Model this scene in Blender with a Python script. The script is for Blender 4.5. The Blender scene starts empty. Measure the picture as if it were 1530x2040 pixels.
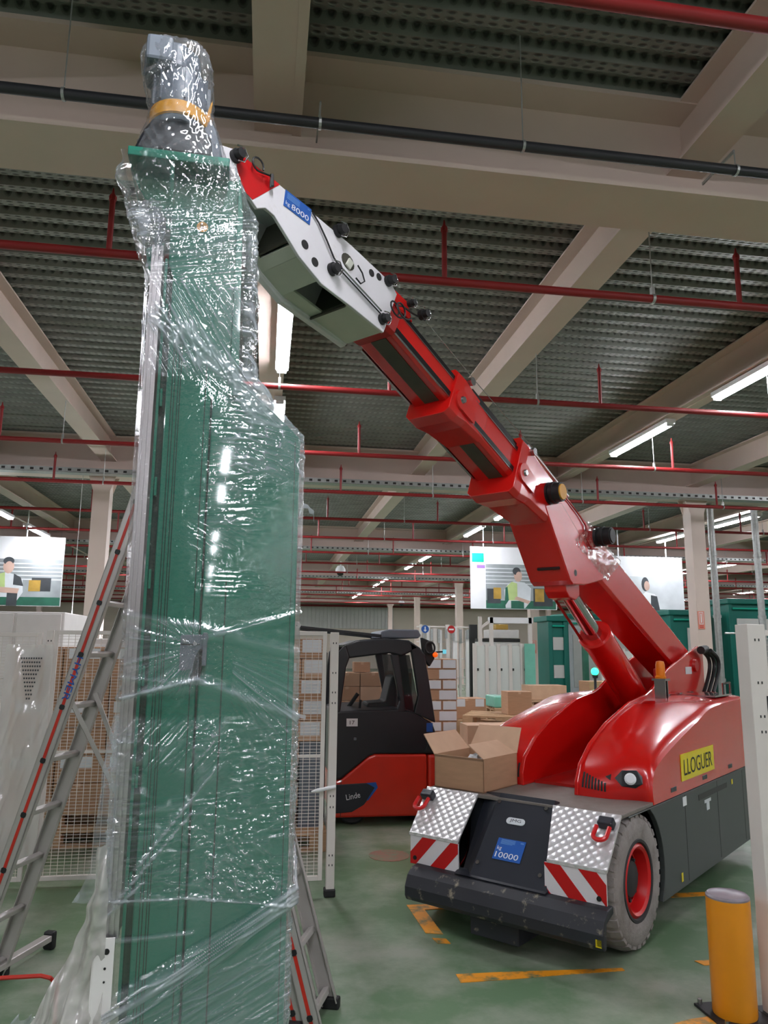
import bpy, bmesh, math, random
import numpy as np
from math import sin, cos, pi, radians
from mathutils import Vector, Matrix

SC = bpy.context.scene
COL = SC.collection
random.seed(7)
RNG = np.random.RandomState(5)

# ------------------------------------------------------------------ camera
cam_d = bpy.data.cameras.new('camera')
cam = bpy.data.objects.new('camera', cam_d)
COL.objects.link(cam)
PITCH, YAW, ROLL = radians(10.2), radians(8.8), radians(0.5)
fwd = Vector((sin(YAW) * cos(PITCH), cos(YAW) * cos(PITCH), sin(PITCH)))
rt0 = Vector((cos(YAW), -sin(YAW), 0.0))
up0 = rt0.cross(fwd)
rt = rt0 * cos(ROLL) + up0 * sin(ROLL)
up = rt.cross(fwd)
mw = Matrix(((rt.x, up.x, -fwd.x, 0), (rt.y, up.y, -fwd.y, 0), (rt.z, up.z, -fwd.z, 1.6), (0, 0, 0, 1)))
cam.matrix_world = mw
cam_d.sensor_fit = 'HORIZONTAL'
cam_d.sensor_width = 36.0
cam_d.lens = 36.0 * 1500.0 / 1530.0
cam_d.clip_start = 0.05
cam_d.clip_end = 200
SC.camera = cam

# ------------------------------------------------------------------ world, exposure
w = bpy.data.worlds.new('hall_air')
SC.world = w
w.use_nodes = True
w.node_tree.nodes['Background'].inputs[0].default_value = (0.9, 0.95, 1.0, 1)
w.node_tree.nodes['Background'].inputs[1].default_value = 0.05
SC.view_settings.view_transform = 'Standard'
SC.view_settings.look = 'None'
SC.view_settings.exposure = 0.0
SC.view_settings.gamma = 1.0
SC.view_settings.use_curve_mapping = False
try:
    SC.cycles.use_denoising = True
    SC.cycles.max_bounces = 8
    SC.cycles.diffuse_bounces = 4
    SC.cycles.glossy_bounces = 4
    SC.cycles.transparent_max_bounces = 24
    SC.cycles.sample_clamp_indirect = 6.0
    SC.cycles.caustics_reflective = False
    SC.cycles.caustics_refractive = False
except Exception:
    pass
LIGHT = 125.0       # brightness of a ceiling tube


# ------------------------------------------------------------------ materials
def lin(c):
    return tuple((v / 255 / 12.92) if v / 255 <= 0.04045 else ((v / 255 + 0.055) / 1.055) ** 2.4 for v in c)


MATS = {}


def mat(name, rgb, rough=0.5, metal=0.0, coat=0.0, var=0.12, scale=6.0, bump=0.0, bscale=40.0, emit=None, estr=0.0,
        dirt=None, dirt_amt=0.0, dirt_scale=3.0, aniso=None, spec=0.5):
    m = bpy.data.materials.new(name)
    m.use_nodes = True
    nt = m.node_tree
    N, L = nt.nodes, nt.links
    b = N['Principled BSDF']
    c = lin(rgb)
    tc = N.new('ShaderNodeTexCoord')
    mp = N.new('ShaderNodeMapping')
    L.new(tc.outputs['Object'], mp.inputs[0])
    if aniso:
        mp.inputs['Scale'].default_value = aniso
    nz = N.new('ShaderNodeTexNoise')
    nz.inputs['Scale'].default_value = scale
    nz.inputs['Detail'].default_value = 5
    L.new(mp.outputs[0], nz.inputs['Vector'])
    rp = N.new('ShaderNodeValToRGB')
    rp.color_ramp.elements[0].position = 0.3
    rp.color_ramp.elements[1].position = 0.7
    rp.color_ramp.elements[0].color = (*[v * (1 - var) for v in c], 1)
    rp.color_ramp.elements[1].color = (*[min(1, v * (1 + var)) for v in c], 1)
    L.new(nz.outputs[0], rp.inputs[0])
    out = rp.outputs[0]
    if dirt is not None:
        n2 = N.new('ShaderNodeTexNoise')
        n2.inputs['Scale'].default_value = dirt_scale
        n2.inputs['Detail'].default_value = 8
        n2.inputs['Roughness'].default_value = 0.65
        L.new(mp.outputs[0], n2.inputs['Vector'])
        r2 = N.new('ShaderNodeValToRGB')
        r2.color_ramp.elements[0].position = 0.62 - dirt_amt * 0.3
        r2.color_ramp.elements[1].position = 0.75 - dirt_amt * 0.2
        r2.color_ramp.elements[0].color = (0, 0, 0, 1)
        r2.color_ramp.elements[1].color = (1, 1, 1, 1)
        L.new(n2.outputs[0], r2.inputs[0])
        mx = N.new('ShaderNodeMix')
        mx.data_type = 'RGBA'
        L.new(r2.outputs[0], mx.inputs[0])
        L.new(out, mx.inputs[6])
        mx.inputs[7].default_value = (*lin(dirt), 1)
        out = mx.outputs[2]
    L.new(out, b.inputs['Base Color'])
    b.inputs['Roughness'].default_value = rough
    b.inputs['Metallic'].default_value = metal
    b.inputs['Specular IOR Level'].default_value = spec
    if coat:
        b.inputs['Coat Weight'].default_value = coat
        b.inputs['Coat Roughness'].default_value = 0.04 if coat == 1.0 else 0.08
    if bump:
        n3 = N.new('ShaderNodeTexNoise')
        n3.inputs['Scale'].default_value = bscale
        n3.inputs['Detail'].default_value = 4
        L.new(mp.outputs[0], n3.inputs['Vector'])
        bp = N.new('ShaderNodeBump')
        bp.inputs['Strength'].default_value = bump
        bp.inputs['Distance'].default_value = 0.01
        L.new(n3.outputs[0], bp.inputs['Height'])
        L.new(bp.outputs[0], b.inputs['Normal'])
    if emit is not None:
        b.inputs['Emission Color'].default_value = (*lin(emit), 1)
        b.inputs['Emission Strength'].default_value = estr
    MATS[name] = m
    return m


mat('beam_paint', (213, 193, 182), 0.45, var=0.04, scale=1.5)
mat('deck', (132, 134, 128), 0.5, metal=0.35, var=0.15, scale=3.0)
mat('pipe_red', (134, 24, 26), 0.5, var=0.08)
mat('pipe_black', (38, 38, 42), 0.5)
mat('galv', (170, 172, 170), 0.4, metal=0.6, var=0.12, scale=20)
mat('steel', (175, 175, 178), 0.25, metal=1.0, var=0.05)
mat('chrome', (200, 200, 205), 0.08, metal=1.0, var=0.02)
mat('crane_red', (205, 20, 16), 0.26, coat=0.6, var=0.05, scale=2)
mat('crane_red_dull', (170, 22, 18), 0.4, var=0.1)
mat('charcoal', (52, 57, 56), 0.42, var=0.06, scale=3)
mat('front_black', (32, 35, 44), 0.42, var=0.06)
mat('bumper_black', (34, 35, 42), 0.5, dirt=(150, 140, 120), dirt_amt=0.12, dirt_scale=14, var=0.1)
mat('deck_grey', (120, 112, 106), 0.55, var=0.1, scale=20, bump=0.3, bscale=120)
mat('alu_tread', (214, 211, 212), 0.34, metal=0.35, var=0.05, scale=30)
mat('refl_white', (222, 216, 220), 0.35, var=0.03)
mat('refl_red', (190, 18, 22), 0.35, var=0.05)
mat('tyre', (150, 142, 140), 0.8, var=0.1, scale=10, bump=0.3, bscale=60, dirt=(112, 104, 100), dirt_amt=0.5)
mat('tyre_dark', (45, 44, 46), 0.7, var=0.15)
mat('rim_red', (205, 28, 30), 0.35, var=0.05)
mat('rubber', (22, 22, 24), 0.55, var=0.1)
mat('glossblack', (16, 16, 20), 0.25, var=0.1)
mat('jib_white', (222, 218, 222), 0.35, var=0.04, scale=4, dirt=(190, 180, 170), dirt_amt=0.1)
mat('jib_under', (196, 196, 184), 0.45, var=0.05)
mat('dark_hole', (40, 38, 36), 0.7)
mat('slot_grey', (72, 70, 60), 0.45, var=0.15, scale=12, metal=0.3)
mat('blue', (32, 88, 170), 0.4, var=0.04)
mat('blue_pale', (95, 140, 200), 0.4, var=0.04)
mat('white', (235, 235, 238), 0.4, var=0.02)
mat('white_plastic', (228, 224, 222), 0.3, var=0.04)
mat('yellow_sign', (228, 208, 30), 0.4, var=0.04)
mat('ink', (22, 22, 22), 0.5, var=0.0)
mat('orange', (235, 130, 10), 0.35, var=0.08, emit=(235, 130, 10), estr=0.0)
mat('mast_green', (6, 116, 94), 0.3, coat=1.0, var=0.05, scale=2)
mat('mast_dark', (4, 52, 40), 0.4, var=0.1)
mat('alu', (205, 200, 202), 0.28, metal=0.85, var=0.06, scale=12, aniso=(1, 1, 0.05))
mat('ladder_alu', (188, 182, 178), 0.42, metal=0.45, var=0.05)
mat('ladder_red', (190, 45, 30), 0.45, var=0.05)
mat('motor_grey', (105, 112, 122), 0.4, var=0.1)
mat('gear_dark', (22, 24, 30), 0.4, var=0.1)
mat('strap_orange', (214, 150, 40), 0.5, var=0.08)
mat('cardboard', (176, 136, 106), 0.8, var=0.06, scale=8, aniso=(1, 1, 6))
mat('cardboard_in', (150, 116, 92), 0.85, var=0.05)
mat('cardboard_pale', (196, 160, 132), 0.8, var=0.06, scale=8)
mat('label_white', (214, 218, 222), 0.5, var=0.03)
mat('pallet_wood', (186, 150, 116), 0.75, var=0.15, scale=10, aniso=(1, 8, 8))
mat('fork_red', (214, 48, 30), 0.3, coat=0.3, var=0.04)
mat('fork_black', (26, 27, 32), 0.38, var=0.1)
mat('fence_white', (214, 206, 200), 0.4, var=0.03)
mat('bollard', (226, 142, 24), 0.35, var=0.06, scale=5, coat=0.2)
mat('bollard_cap', (128, 118, 126), 0.35, var=0.15, scale=12)
mat('wall_cream', (226, 212, 198), 0.7, var=0.04, scale=0.5)
mat('wall_grey', (206, 205, 202), 0.5, var=0.03)
mat('teal', (10, 110, 98), 0.35, var=0.08, scale=2)
mat('teal_bright', (20, 176, 150), 0.4, var=0.02)
mat('purple', (160, 120, 190), 0.4, var=0.02)
mat('print_grey', (150, 156, 158), 0.5, var=0.25, scale=2.5)
mat('print_light', (206, 210, 214), 0.5, var=0.12, scale=3)
mat('print_dark', (60, 64, 68), 0.5, var=0.3, scale=4)
mat('print_skin', (196, 164, 150), 0.5, var=0.08)
mat('print_vest', (176, 196, 130), 0.5, var=0.1)
mat('print_green', (40, 100, 80), 0.5, var=0.2)
mat('print_ochre', (176, 140, 60), 0.5, var=0.2)
mat('sign_salmon', (226, 140, 120), 0.5, var=0.03)
mat('screen', (90, 180, 200), 0.4, emit=(110, 200, 220), estr=0.8)
mat('green_lamp', (40, 255, 140), 0.4, emit=(20, 255, 120), estr=14)
mat('amber', (255, 120, 20), 0.3, emit=(255, 90, 10), estr=0.6)
mat('tube_glow', (255, 255, 255), 0.5, emit=(246, 248, 255), estr=LIGHT)
mat('marking', (232, 150, 30), 0.5, var=0.08, dirt=(96, 112, 84), dirt_amt=0.45, dirt_scale=9)
mat('glass_green', (120, 190, 170), 0.2, var=0.1)


def m_floor():
    m = mat('floor_paint', (96, 122, 92), 0.34, var=0.1, scale=1.2, dirt=(150, 155, 140), dirt_amt=0.6, dirt_scale=1.3, bump=0.05, bscale=30)
    nt = m.node_tree
    N, L = nt.nodes, nt.links
    b = N['Principled BSDF']
    nz = N.new('ShaderNodeTexNoise')
    nz.inputs['Scale'].default_value = 2.2
    nz.inputs['Detail'].default_value = 6
    mr = N.new('ShaderNodeMapRange')
    mr.inputs[1].default_value = 0.3
    mr.inputs[2].default_value = 0.7
    mr.inputs[3].default_value = 0.24
    mr.inputs[4].default_value = 0.5
    L.new(nz.outputs[0], mr.inputs[0])
    L.new(mr.outputs[0], b.inputs['Roughness'])
    return m


m_floor()


def m_deck():
    # embossed galvanised deck: rows of small dimples pressed into the sheet
    m = MATS['deck']
    nt = m.node_tree
    N, L = nt.nodes, nt.links
    b = N['Principled BSDF']
    tc = N.new('ShaderNodeTexCoord')
    mp = N.new('ShaderNodeMapping')
    mp.inputs['Scale'].default_value = (11.0, 21.28, 1.0)
    L.new(tc.outputs['Object'], mp.inputs[0])
    v = N.new('ShaderNodeTexVoronoi')
    v.voronoi_dimensions = '2D'
    v.feature = 'F1'
    v.inputs['Scale'].default_value = 1.0
    v.inputs['Randomness'].default_value = 0.0
    L.new(mp.outputs[0], v.inputs['Vector'])
    mr = N.new('ShaderNodeMapRange')
    mr.inputs[1].default_value = 0.12
    mr.inputs[2].default_value = 0.38
    L.new(v.outputs['Distance'], mr.inputs[0])
    bp = N.new('ShaderNodeBump')
    bp.inputs['Strength'].default_value = 0.7
    bp.inputs['Distance'].default_value = 0.02
    L.new(mr.outputs[0], bp.inputs['Height'])
    L.new(bp.outputs[0], b.inputs['Normal'])
    # the punched holes themselves read darker than the sheet
    mx = N.new('ShaderNodeMix')
    mx.data_type = 'RGBA'
    src = b.inputs['Base Color'].links[0].from_socket
    mh = N.new('ShaderNodeMapRange')
    mh.inputs[1].default_value = 0.2
    mh.inputs[2].default_value = 0.3
    L.new(v.outputs['Distance'], mh.inputs[0])
    L.new(mh.outputs[0], mx.inputs[0])
    mx.inputs[6].default_value = (*lin((88, 88, 86)), 1)
    L.new(src, mx.inputs[7])
    L.new(mx.outputs[2], b.inputs['Base Color'])


m_deck()


def m_tread():
    # raised checker pattern of aluminium tread plate
    m = MATS['alu_tread']
    nt = m.node_tree
    N, L = nt.nodes, nt.links
    b = N['Principled BSDF']
    tc = N.new('ShaderNodeTexCoord')
    mp = N.new('ShaderNodeMapping')
    mp.inputs['Rotation'].default_value = (0, 0, radians(45))
    mp.inputs['Scale'].default_value = (26, 26, 1)
    L.new(tc.outputs['UV'], mp.inputs[0])
    v = N.new('ShaderNodeTexVoronoi')
    v.inputs['Randomness'].default_value = 0
    v.inputs['Scale'].default_value = 1
    L.new(mp.outputs[0], v.inputs['Vector'])
    mx = N.new('ShaderNodeMapRange')
    mx.inputs[1].default_value = 0.1
    mx.inputs[2].default_value = 0.6
    mx.inputs[3].default_value = 1
    mx.inputs[4].default_value = 0
    L.new(v.outputs['Distance'], mx.inputs[0])
    bp = N.new('ShaderNodeBump')
    bp.inputs['Strength'].default_value = 0.5
    bp.inputs['Distance'].default_value = 0.006
    L.new(mx.outputs[0], bp.inputs['Height'])
    L.new(bp.outputs[0], b.inputs['Normal'])


m_tread()


def m_film(name, haze0, haze1, gloss, tint=(225, 232, 240), bump=0.5, bscale=60, st=(1, 1, 1), edge_max=0.6):
    m = bpy.data.materials.new(name)
    m.use_nodes = True
    nt = m.node_tree
    N, L = nt.nodes, nt.links
    for n in list(N):
        N.remove(n)
    out = N.new('ShaderNodeOutputMaterial')
    tr = N.new('ShaderNodeBsdfTransparent')
    df = N.new('ShaderNodeBsdfDiffuse')
    df.inputs[0].default_value = (*lin(tint), 1)
    tl = N.new('ShaderNodeBsdfTranslucent')
    tl.inputs[0].default_value = (*lin(tint), 1)
    dd = N.new('ShaderNodeMixShader')
    dd.inputs[0].default_value = 0.35
    L.new(df.outputs[0], dd.inputs[1])
    L.new(tl.outputs[0], dd.inputs[2])
    gl = N.new('ShaderNodeBsdfGlossy')
    gl.inputs['Roughness'].default_value = 0.07
    at = N.new('ShaderNodeAttribute')
    at.attribute_name = 'layers'
    mr = N.new('ShaderNodeMapRange')
    mr.inputs[3].default_value = haze0
    mr.inputs[4].default_value = haze1
    L.new(at.outputs['Fac'], mr.inputs[0])
    m1 = N.new('ShaderNodeMixShader')
    L.new(mr.outputs[0], m1.inputs[0])
    L.new(tr.outputs[0], m1.inputs[1])
    L.new(dd.outputs[0], m1.inputs[2])
    lw = N.new('ShaderNodeLayerWeight')
    lw.inputs[0].default_value = 0.25
    ml = N.new('ShaderNodeMapRange')
    ml.inputs[3].default_value = gloss
    ml.inputs[4].default_value = edge_max
    L.new(lw.outputs['Facing'], ml.inputs[0])
    m2 = N.new('ShaderNodeMixShader')
    L.new(ml.outputs[0], m2.inputs[0])
    L.new(m1.outputs[0], m2.inputs[1])
    L.new(gl.outputs[0], m2.inputs[2])
    L.new(m2.outputs[0], out.inputs[0])
    tc = N.new('ShaderNodeTexCoord')
    mp = N.new('ShaderNodeMapping')
    mp.inputs['Scale'].default_value = st
    L.new(tc.outputs['Object'], mp.inputs[0])
    nz = N.new('ShaderNodeTexNoise')
    nz.inputs['Scale'].default_value = bscale
    nz.inputs['Detail'].default_value = 3
    L.new(mp.outputs[0], nz.inputs['Vector'])
    bp = N.new('ShaderNodeBump')
    bp.inputs['Strength'].default_value = bump
    bp.inputs['Distance'].default_value = 0.004
    L.new(nz.outputs[0], bp.inputs['Height'])
    L.new(bp.outputs[0], gl.inputs['Normal'])
    L.new(bp.outputs[0], lw.inputs['Normal'])
    MATS[name] = m
    return m


m_film('film', 0.01, 0.6, 0.13, bump=0.4, bscale=60)
m_film('film_hood', 0.0, 0.28, 0.11, bump=0.35, bscale=50, edge_max=0.4)
m_film('film_loose', 0.02, 0.5, 0.07, bump=0.35, bscale=50, edge_max=0.3)
m_film('film_white', 0.55, 0.92, 0.08, tint=(224, 220, 216), bump=0.3, bscale=30)


def m_glass(name, rgb, fac, rough=0.05):
    m = bpy.data.materials.new(name)
    m.use_nodes = True
    nt = m.node_tree
    N, L = nt.nodes, nt.links
    b = N['Principled BSDF']
    b.inputs['Base Color'].default_value = (*lin(rgb), 1)
    b.inputs['Roughness'].default_value = rough
    tr = N.new('ShaderNodeBsdfTransparent')
    mx = N.new('ShaderNodeMixShader')
    mx.inputs[0].default_value = fac
    L.new(tr.outputs[0], mx.inputs[1])
    L.new(b.outputs[0], mx.inputs[2])
    L.new(mx.outputs[0], N['Material Output'].inputs[0])
    MATS[name] = m


m_glass('glass_cab', (60, 66, 70), 0.14)
m_glass('glass_guard', (228, 232, 228), 0.6, 0.3)
m_glass('glass_dark', (30, 34, 38), 0.7)


# ------------------------------------------------------------------ mesh builder
class MB:
    def __init__(s):
        s.v, s.f = [], []

    def add(s, vs, fs):
        o = len(s.v)
        s.v += [tuple(v) for v in vs]
        s.f += [tuple(i + o for i in f) for f in fs]
        return s

    def box(s, c, d, R=None):
        vs = []
        for z in (-1, 1):
            for x, y in ((-1, -1), (1, -1), (1, 1), (-1, 1)):
                p = Vector((x * d[0] / 2, y * d[1] / 2, z * d[2] / 2))
                if R is not None:
                    p = R @ p
                vs.append(p + Vector(c))
        return s.add(vs, [(3, 2, 1, 0), (4, 5, 6, 7), (0, 1, 5, 4), (1, 2, 6, 5), (2, 3, 7, 6), (3, 0, 4, 7)])

    def bb(s, x0, x1, y0, y1, z0, z1):
        return s.box(((x0 + x1) / 2, (y0 + y1) / 2, (z0 + z1) / 2), (abs(x1 - x0), abs(y1 - y0), abs(z1 - z0)))

    def bar(s, p, q, w, h, upv=(0, 0, 1)):
        p, q = Vector(p), Vector(q)
        d = (q - p)
        L = d.length
        d.normalize()
        u = Vector(upv)
        x = d.cross(u)
        if x.length < 1e-4:
            x = d.cross(Vector((1, 0, 0)))
        x.normalize()
        u = x.cross(d)
        R = Matrix((x, d, u)).transposed()
        return s.box((p + q) / 2, (w, L, h), R)

    def prism(s, pts, f0, f1):
        """pts: 2-D outline; f0/f1 map (u, v) to the two end faces"""
        n = len(pts)
        vs = [f0(*p) for p in pts] + [f1(*p) for p in pts]
        fs = [tuple(range(n))[::-1], tuple(range(n, 2 * n))]
        for i in range(n):
            j = (i + 1) % n
            fs.append((i, j, n + j, n + i))
        return s.add(vs, fs)

    def py(s, pts, y0, y1):       # outline in x,z
        return s.prism(pts, lambda u, v: (u, y0, v), lambda u, v: (u, y1, v))

    def px(s, pts, x0, x1):       # outline in y,z
        return s.prism(pts, lambda u, v: (x0, u, v), lambda u, v: (x1, u, v))

    def pz(s, pts, z0, z1):       # outline in x,y
        return s.prism(pts, lambda u, v: (u, v, z0), lambda u, v: (u, v, z1))

    def tube(s, pts, r, n=10, caps=True):
        pts = [Vector(p) for p in pts]
        rs = r if isinstance(r, (list, tuple)) else [r] * len(pts)
        o = len(s.v)
        d0 = (pts[1] - pts[0]).normalized()
        ref = Vector((0, 0, 1)) if abs(d0.z) < 0.9 else Vector((1, 0, 0))
        x = d0.cross(ref).normalized()
        vs, fs = [], []
        for i, p in enumerate(pts):
            a = pts[max(0, i - 1)]
            b = pts[min(len(pts) - 1, i + 1)]
            d = (b - a).normalized()
            x = (x - d * x.dot(d)).normalized()
            y = d.cross(x)
            for k in range(n):
                t = 2 * pi * k / n
                vs.append(p + (x * cos(t) + y * sin(t)) * rs[i])
        for i in range(len(pts) - 1):
            for k in range(n):
                k2 = (k + 1) % n
                fs.append((i * n + k, i * n + k2, (i + 1) * n + k2, (i + 1) * n + k))
        if caps:
            fs.append(tuple(range(n))[::-1])
            fs.append(tuple(range((len(pts) - 1) * n, len(pts) * n)))
        return s.add(vs, fs)

    def lathe(s, prof, c, axis='z', n=32):
        """prof: list of (radius, along)"""
        c = Vector(c)
        vs, fs = [], []
        ax = {'x': (Vector((1, 0, 0)), Vector((0, 1, 0)), Vector((0, 0, 1))), 'y': (Vector((0, 1, 0)), Vector((0, 0, 1)), Vector((1, 0, 0))),
              'z': (Vector((0, 0, 1)), Vector((1, 0, 0)), Vector((0, 1, 0)))}[axis] if isinstance(axis, str) else axis
        for r, h in prof:
            for k in range(n):
                t = 2 * pi * k / n
                vs.append(c + ax[0] * h + (ax[1] * cos(t) + ax[2] * sin(t)) * max(r, 1e-4))
        for i in range(len(prof) - 1):
            for k in range(n):
                k2 = (k + 1) % n
                fs.append((i * n + k, i * n + k2, (i + 1) * n + k2, (i + 1) * n + k))
        return s.add(vs, fs)

    def sphere(s, c, r, nu=16, nv=10, sc=(1, 1, 1)):
        prof = [(sin(pi * i / nv), -cos(pi * i / nv)) for i in range(nv + 1)]
        vs, fs = [], []
        for pr, h in prof:
            for k in range(nu):
                t = 2 * pi * k / nu
                vs.append((c[0] + r * sc[0] * max(pr, 1e-4) * cos(t), c[1] + r * sc[1] * max(pr, 1e-4) * sin(t), c[2] + r * sc[2] * h))
        for i in range(nv):
            for k in range(nu):
                k2 = (k + 1) % nu
                fs.append((i * nu + k, i * nu + k2, (i + 1) * nu + k2, (i + 1) * nu + k))
        return s.add(vs, fs)

    def grid(s, P):
        """P[i][j] -> quad patch"""
        ni, nj = len(P), len(P[0])
        vs = [p for row in P for p in row]
        fs = [(i * nj + j, i * nj + j + 1, (i + 1) * nj + j + 1, (i + 1) * nj + j) for i in range(ni - 1) for j in range(nj - 1)]
        return s.add(vs, fs)


def obj(name, mb, m, parent=None, bevel=0.0, smooth=False, uv=None):
    me = bpy.data.meshes.new(name)
    me.from_pydata([tuple(v) for v in mb.v], [], mb.f)
    bm = bmesh.new()
    bm.from_mesh(me)
    bmesh.ops.recalc_face_normals(bm, faces=bm.faces)
    if uv:
        lay = bm.loops.layers.uv.new('UVMap')
        for f in bm.faces:
            for l in f.loops:
                l[lay].uv = uv(l.vert.co)
    bm.to_mesh(me)
    bm.free()
    me.materials.append(MATS[m] if isinstance(m, str) else m)
    o = bpy.data.objects.new(name, me)
    COL.objects.link(o)
    if parent is not None:
        o.parent = parent
    if bevel:
        md = o.modifiers.new('bevel', 'BEVEL')
        md.width = bevel
        md.segments = 2
        md.limit_method = 'ANGLE'
        md.angle_limit = radians(35)
    if smooth:
        for p in me.polygons:
            p.use_smooth = True
        try:
            me.set_sharp_from_angle(angle=radians(38))
        except Exception:
            pass
    return o


def tag(o, label=None, cat=None, group=None, kind=None):
    if label:
        o['label'] = label
    if cat:
        o['category'] = cat
    if group:
        o['group'] = group
    if kind:
        o['kind'] = kind
    return o


def thing(name, label, cat, loc=(0, 0, 0), rz=0.0, group=None):
    o = bpy.data.objects.new(name, None)
    o.empty_display_size = 0.1
    COL.objects.link(o)
    o.location = loc
    o.rotation_euler = (0, 0, rz)
    return tag(o, label, cat, group)


def struct(name, mb, m, parent=None, **k):
    o = obj(name, mb, m, parent, **k)
    o['kind'] = 'structure'
    return o


def copy_tree(o, parent=None):
    c = o.copy()
    COL.objects.link(c)
    c.parent = parent
    for ch in list(o.children):
        copy_tree(ch, c)
    return c


def letters(body, origin, xdir, ydir, width, height, m, parent, name='lettering', off=0.0015, thick=0.0008):
    """flat lettering on a surface: origin is the lower left corner, xdir/ydir its axes"""
    cu = bpy.data.curves.new(name, 'FONT')
    cu.body = body
    cu.size = 1.0
    cu.extrude = 0.0
    cu.resolution_u = 3
    o = bpy.data.objects.new(name, cu)
    COL.objects.link(o)
    bpy.context.view_layer.update()
    dg = bpy.context.evaluated_depsgraph_get()
    me = bpy.data.meshes.new_from_object(o.evaluated_get(dg))
    bpy.data.objects.remove(o)
    xs = [v.co.x for v in me.vertices]
    ys = [v.co.y for v in me.vertices]
    x0, x1, y0, y1 = min(xs), max(xs), min(ys), max(ys)
    X, Y = Vector(xdir).normalized(), Vector(ydir).normalized()
    Nn = X.cross(Y).normalized()
    O = Vector(origin) + Nn * off
    for v in me.vertices:
        a = (v.co.x - x0) / (x1 - x0) * width
        b = (v.co.y - y0) / (y1 - y0) * height
        v.co = O + X * a + Y * b
    me.materials.clear()
    me.materials.append(MATS[m])
    t = bpy.data.objects.new(name, me)
    COL.objects.link(t)
    t.parent = parent
    return t


def plate(p0, X, Y, w_, h_, t=0.002, off=0.0):
    """thin rectangular plate, lower left corner p0"""
    X, Y = Vector(X).normalized(), Vector(Y).normalized()
    Nn = X.cross(Y)
    p0 = Vector(p0) + Nn * off
    mb = MB()
    mb.prism([(0, 0), (w_, 0), (w_, h_), (0, h_)], lambda u, v: p0 + X * u + Y * v, lambda u, v: p0 + X * u + Y * v + Nn * t)
    return mb


ORD = ['first', 'second', 'third', 'fourth', 'fifth', 'sixth', 'seventh', 'eighth', 'ninth', 'tenth', 'eleventh', 'twelfth', 'thirteenth', 'fourteenth', 'fifteenth', 'sixteenth']

# ================================================================== THE HALL
struct('floor', MB().bb(-30, 36, -46, 58.5, -0.1, 0.0), 'floor_paint')
Z_DECK = 5.44
# corrugated deck, ribs running across the hall
mb = MB()
y = -45.0
prof = []
while y < 58.0:
    prof += [(y, Z_DECK), (y + 0.09, Z_DECK), (y + 0.115, Z_DECK + 0.075), (y + 0.21, Z_DECK + 0.075), (y + 0.235, Z_DECK)]
    y += 0.235
P = []
for x in (-30, -15, 0, 15, 36):
    P.append([(x, a, b) for a, b in prof])
mb.grid(P)
ceil = struct('ceiling', mb, 'deck')
ceil.data.update()
struct('roof_slab', MB().bb(-30, 36, -46, 58.5, Z_DECK + 0.09, Z_DECK + 0.3), 'wall_cream')
struct('wall_back', MB().bb(-30, 36, 58.3, 58.6, 0, Z_DECK + 0.1), 'wall_cream')
struct('wall_front', MB().bb(-30, 36, -46.2, -46, 0, Z_DECK + 0.1), 'wall_cream')
struct('wall_left', MB().bb(-30.2, -30, -46, 58.5, 0, Z_DECK + 0.1), 'wall_cream')
struct('wall_right', MB().bb(36, 36.2, -46, 58.5, 0, Z_DECK + 0.1), 'wall_cream')

MAIN_Y = [4.59 + 9.8 * k for k in range(-5, 6)]
for yy in MAIN_Y:
    mb = MB()
    mb.bb(-30, 36, yy - 0.25, yy + 0.25, 4.70, 4.735)
    mb.bb(-30, 36, yy - 0.25, yy + 0.25, 5.40, 5.435)
    mb.bb(-30, 36, yy - 0.012, yy + 0.012, 4.735, 5.40)
    struct('main_beam', mb, 'beam_paint')
SEC_X = [-3.0 + 2.95 * k + (0.17 if k == 9 else 0.0) for k in range(-8, 13)]
for xx in SEC_X:
    mb = MB()
    for k in range(len(MAIN_Y) - 1):
        y0, y1 = MAIN_Y[k] + 0.014, MAIN_Y[k + 1] - 0.014
        mb.bb(xx - 0.14, xx + 0.14, y0, y1, 4.99, 5.01)
        mb.bb(xx - 0.14, xx + 0.14, y0, y1, 5.41, 5.43)
        mb.bb(xx - 0.008, xx + 0.008, y0, y1, 5.01, 5.41)
    struct('secondary_beam', mb, 'beam_paint')
COLX = [-14.94, -3.07, 8.8, 20.67]
for yy in MAIN_Y:
    for xx in COLX:
        mb = MB()
        mb.prism([(-0.25, 4.70), (-0.15, 4.40), (-0.15, 0), (0.15, 0), (0.15, 4.40), (0.25, 4.70)], lambda u, v: (xx + u, yy - 0.15, v), lambda u, v: (xx + u, yy - 0.135, v))
        mb.prism([(-0.25, 4.70), (-0.15, 4.40), (-0.15, 0), (0.15, 0), (0.15, 4.40), (0.25, 4.70)], lambda u, v: (xx + u, yy + 0.135, v), lambda u, v: (xx + u, yy + 0.15, v))
        mb.bb(xx - 0.15, xx + 0.15, yy - 0.135, yy + 0.135, 0.0, 4.695)
        mb.bb(xx - 0.24, xx + 0.24, yy - 0.24, yy + 0.24, 0, 0.02)
        c = struct('column', mb, 'beam_paint')
# grey sheet-metal door panel on the far wall
mb = MB()
x = 2.6
while x < 9.6:
    mb.bb(x, x + 0.22, 58.15, 58.28, 3.0, 4.65)
    mb.bb(x + 0.22, x + 0.30, 58.20, 58.28, 3.0, 4.65)
    x += 0.30
struct('wall_panel', mb, 'wall_grey')
struct('trim_1', MB().bb(-30, 36, 58.05, 58.29, 4.66, 4.78), 'pipe_red')

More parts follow.
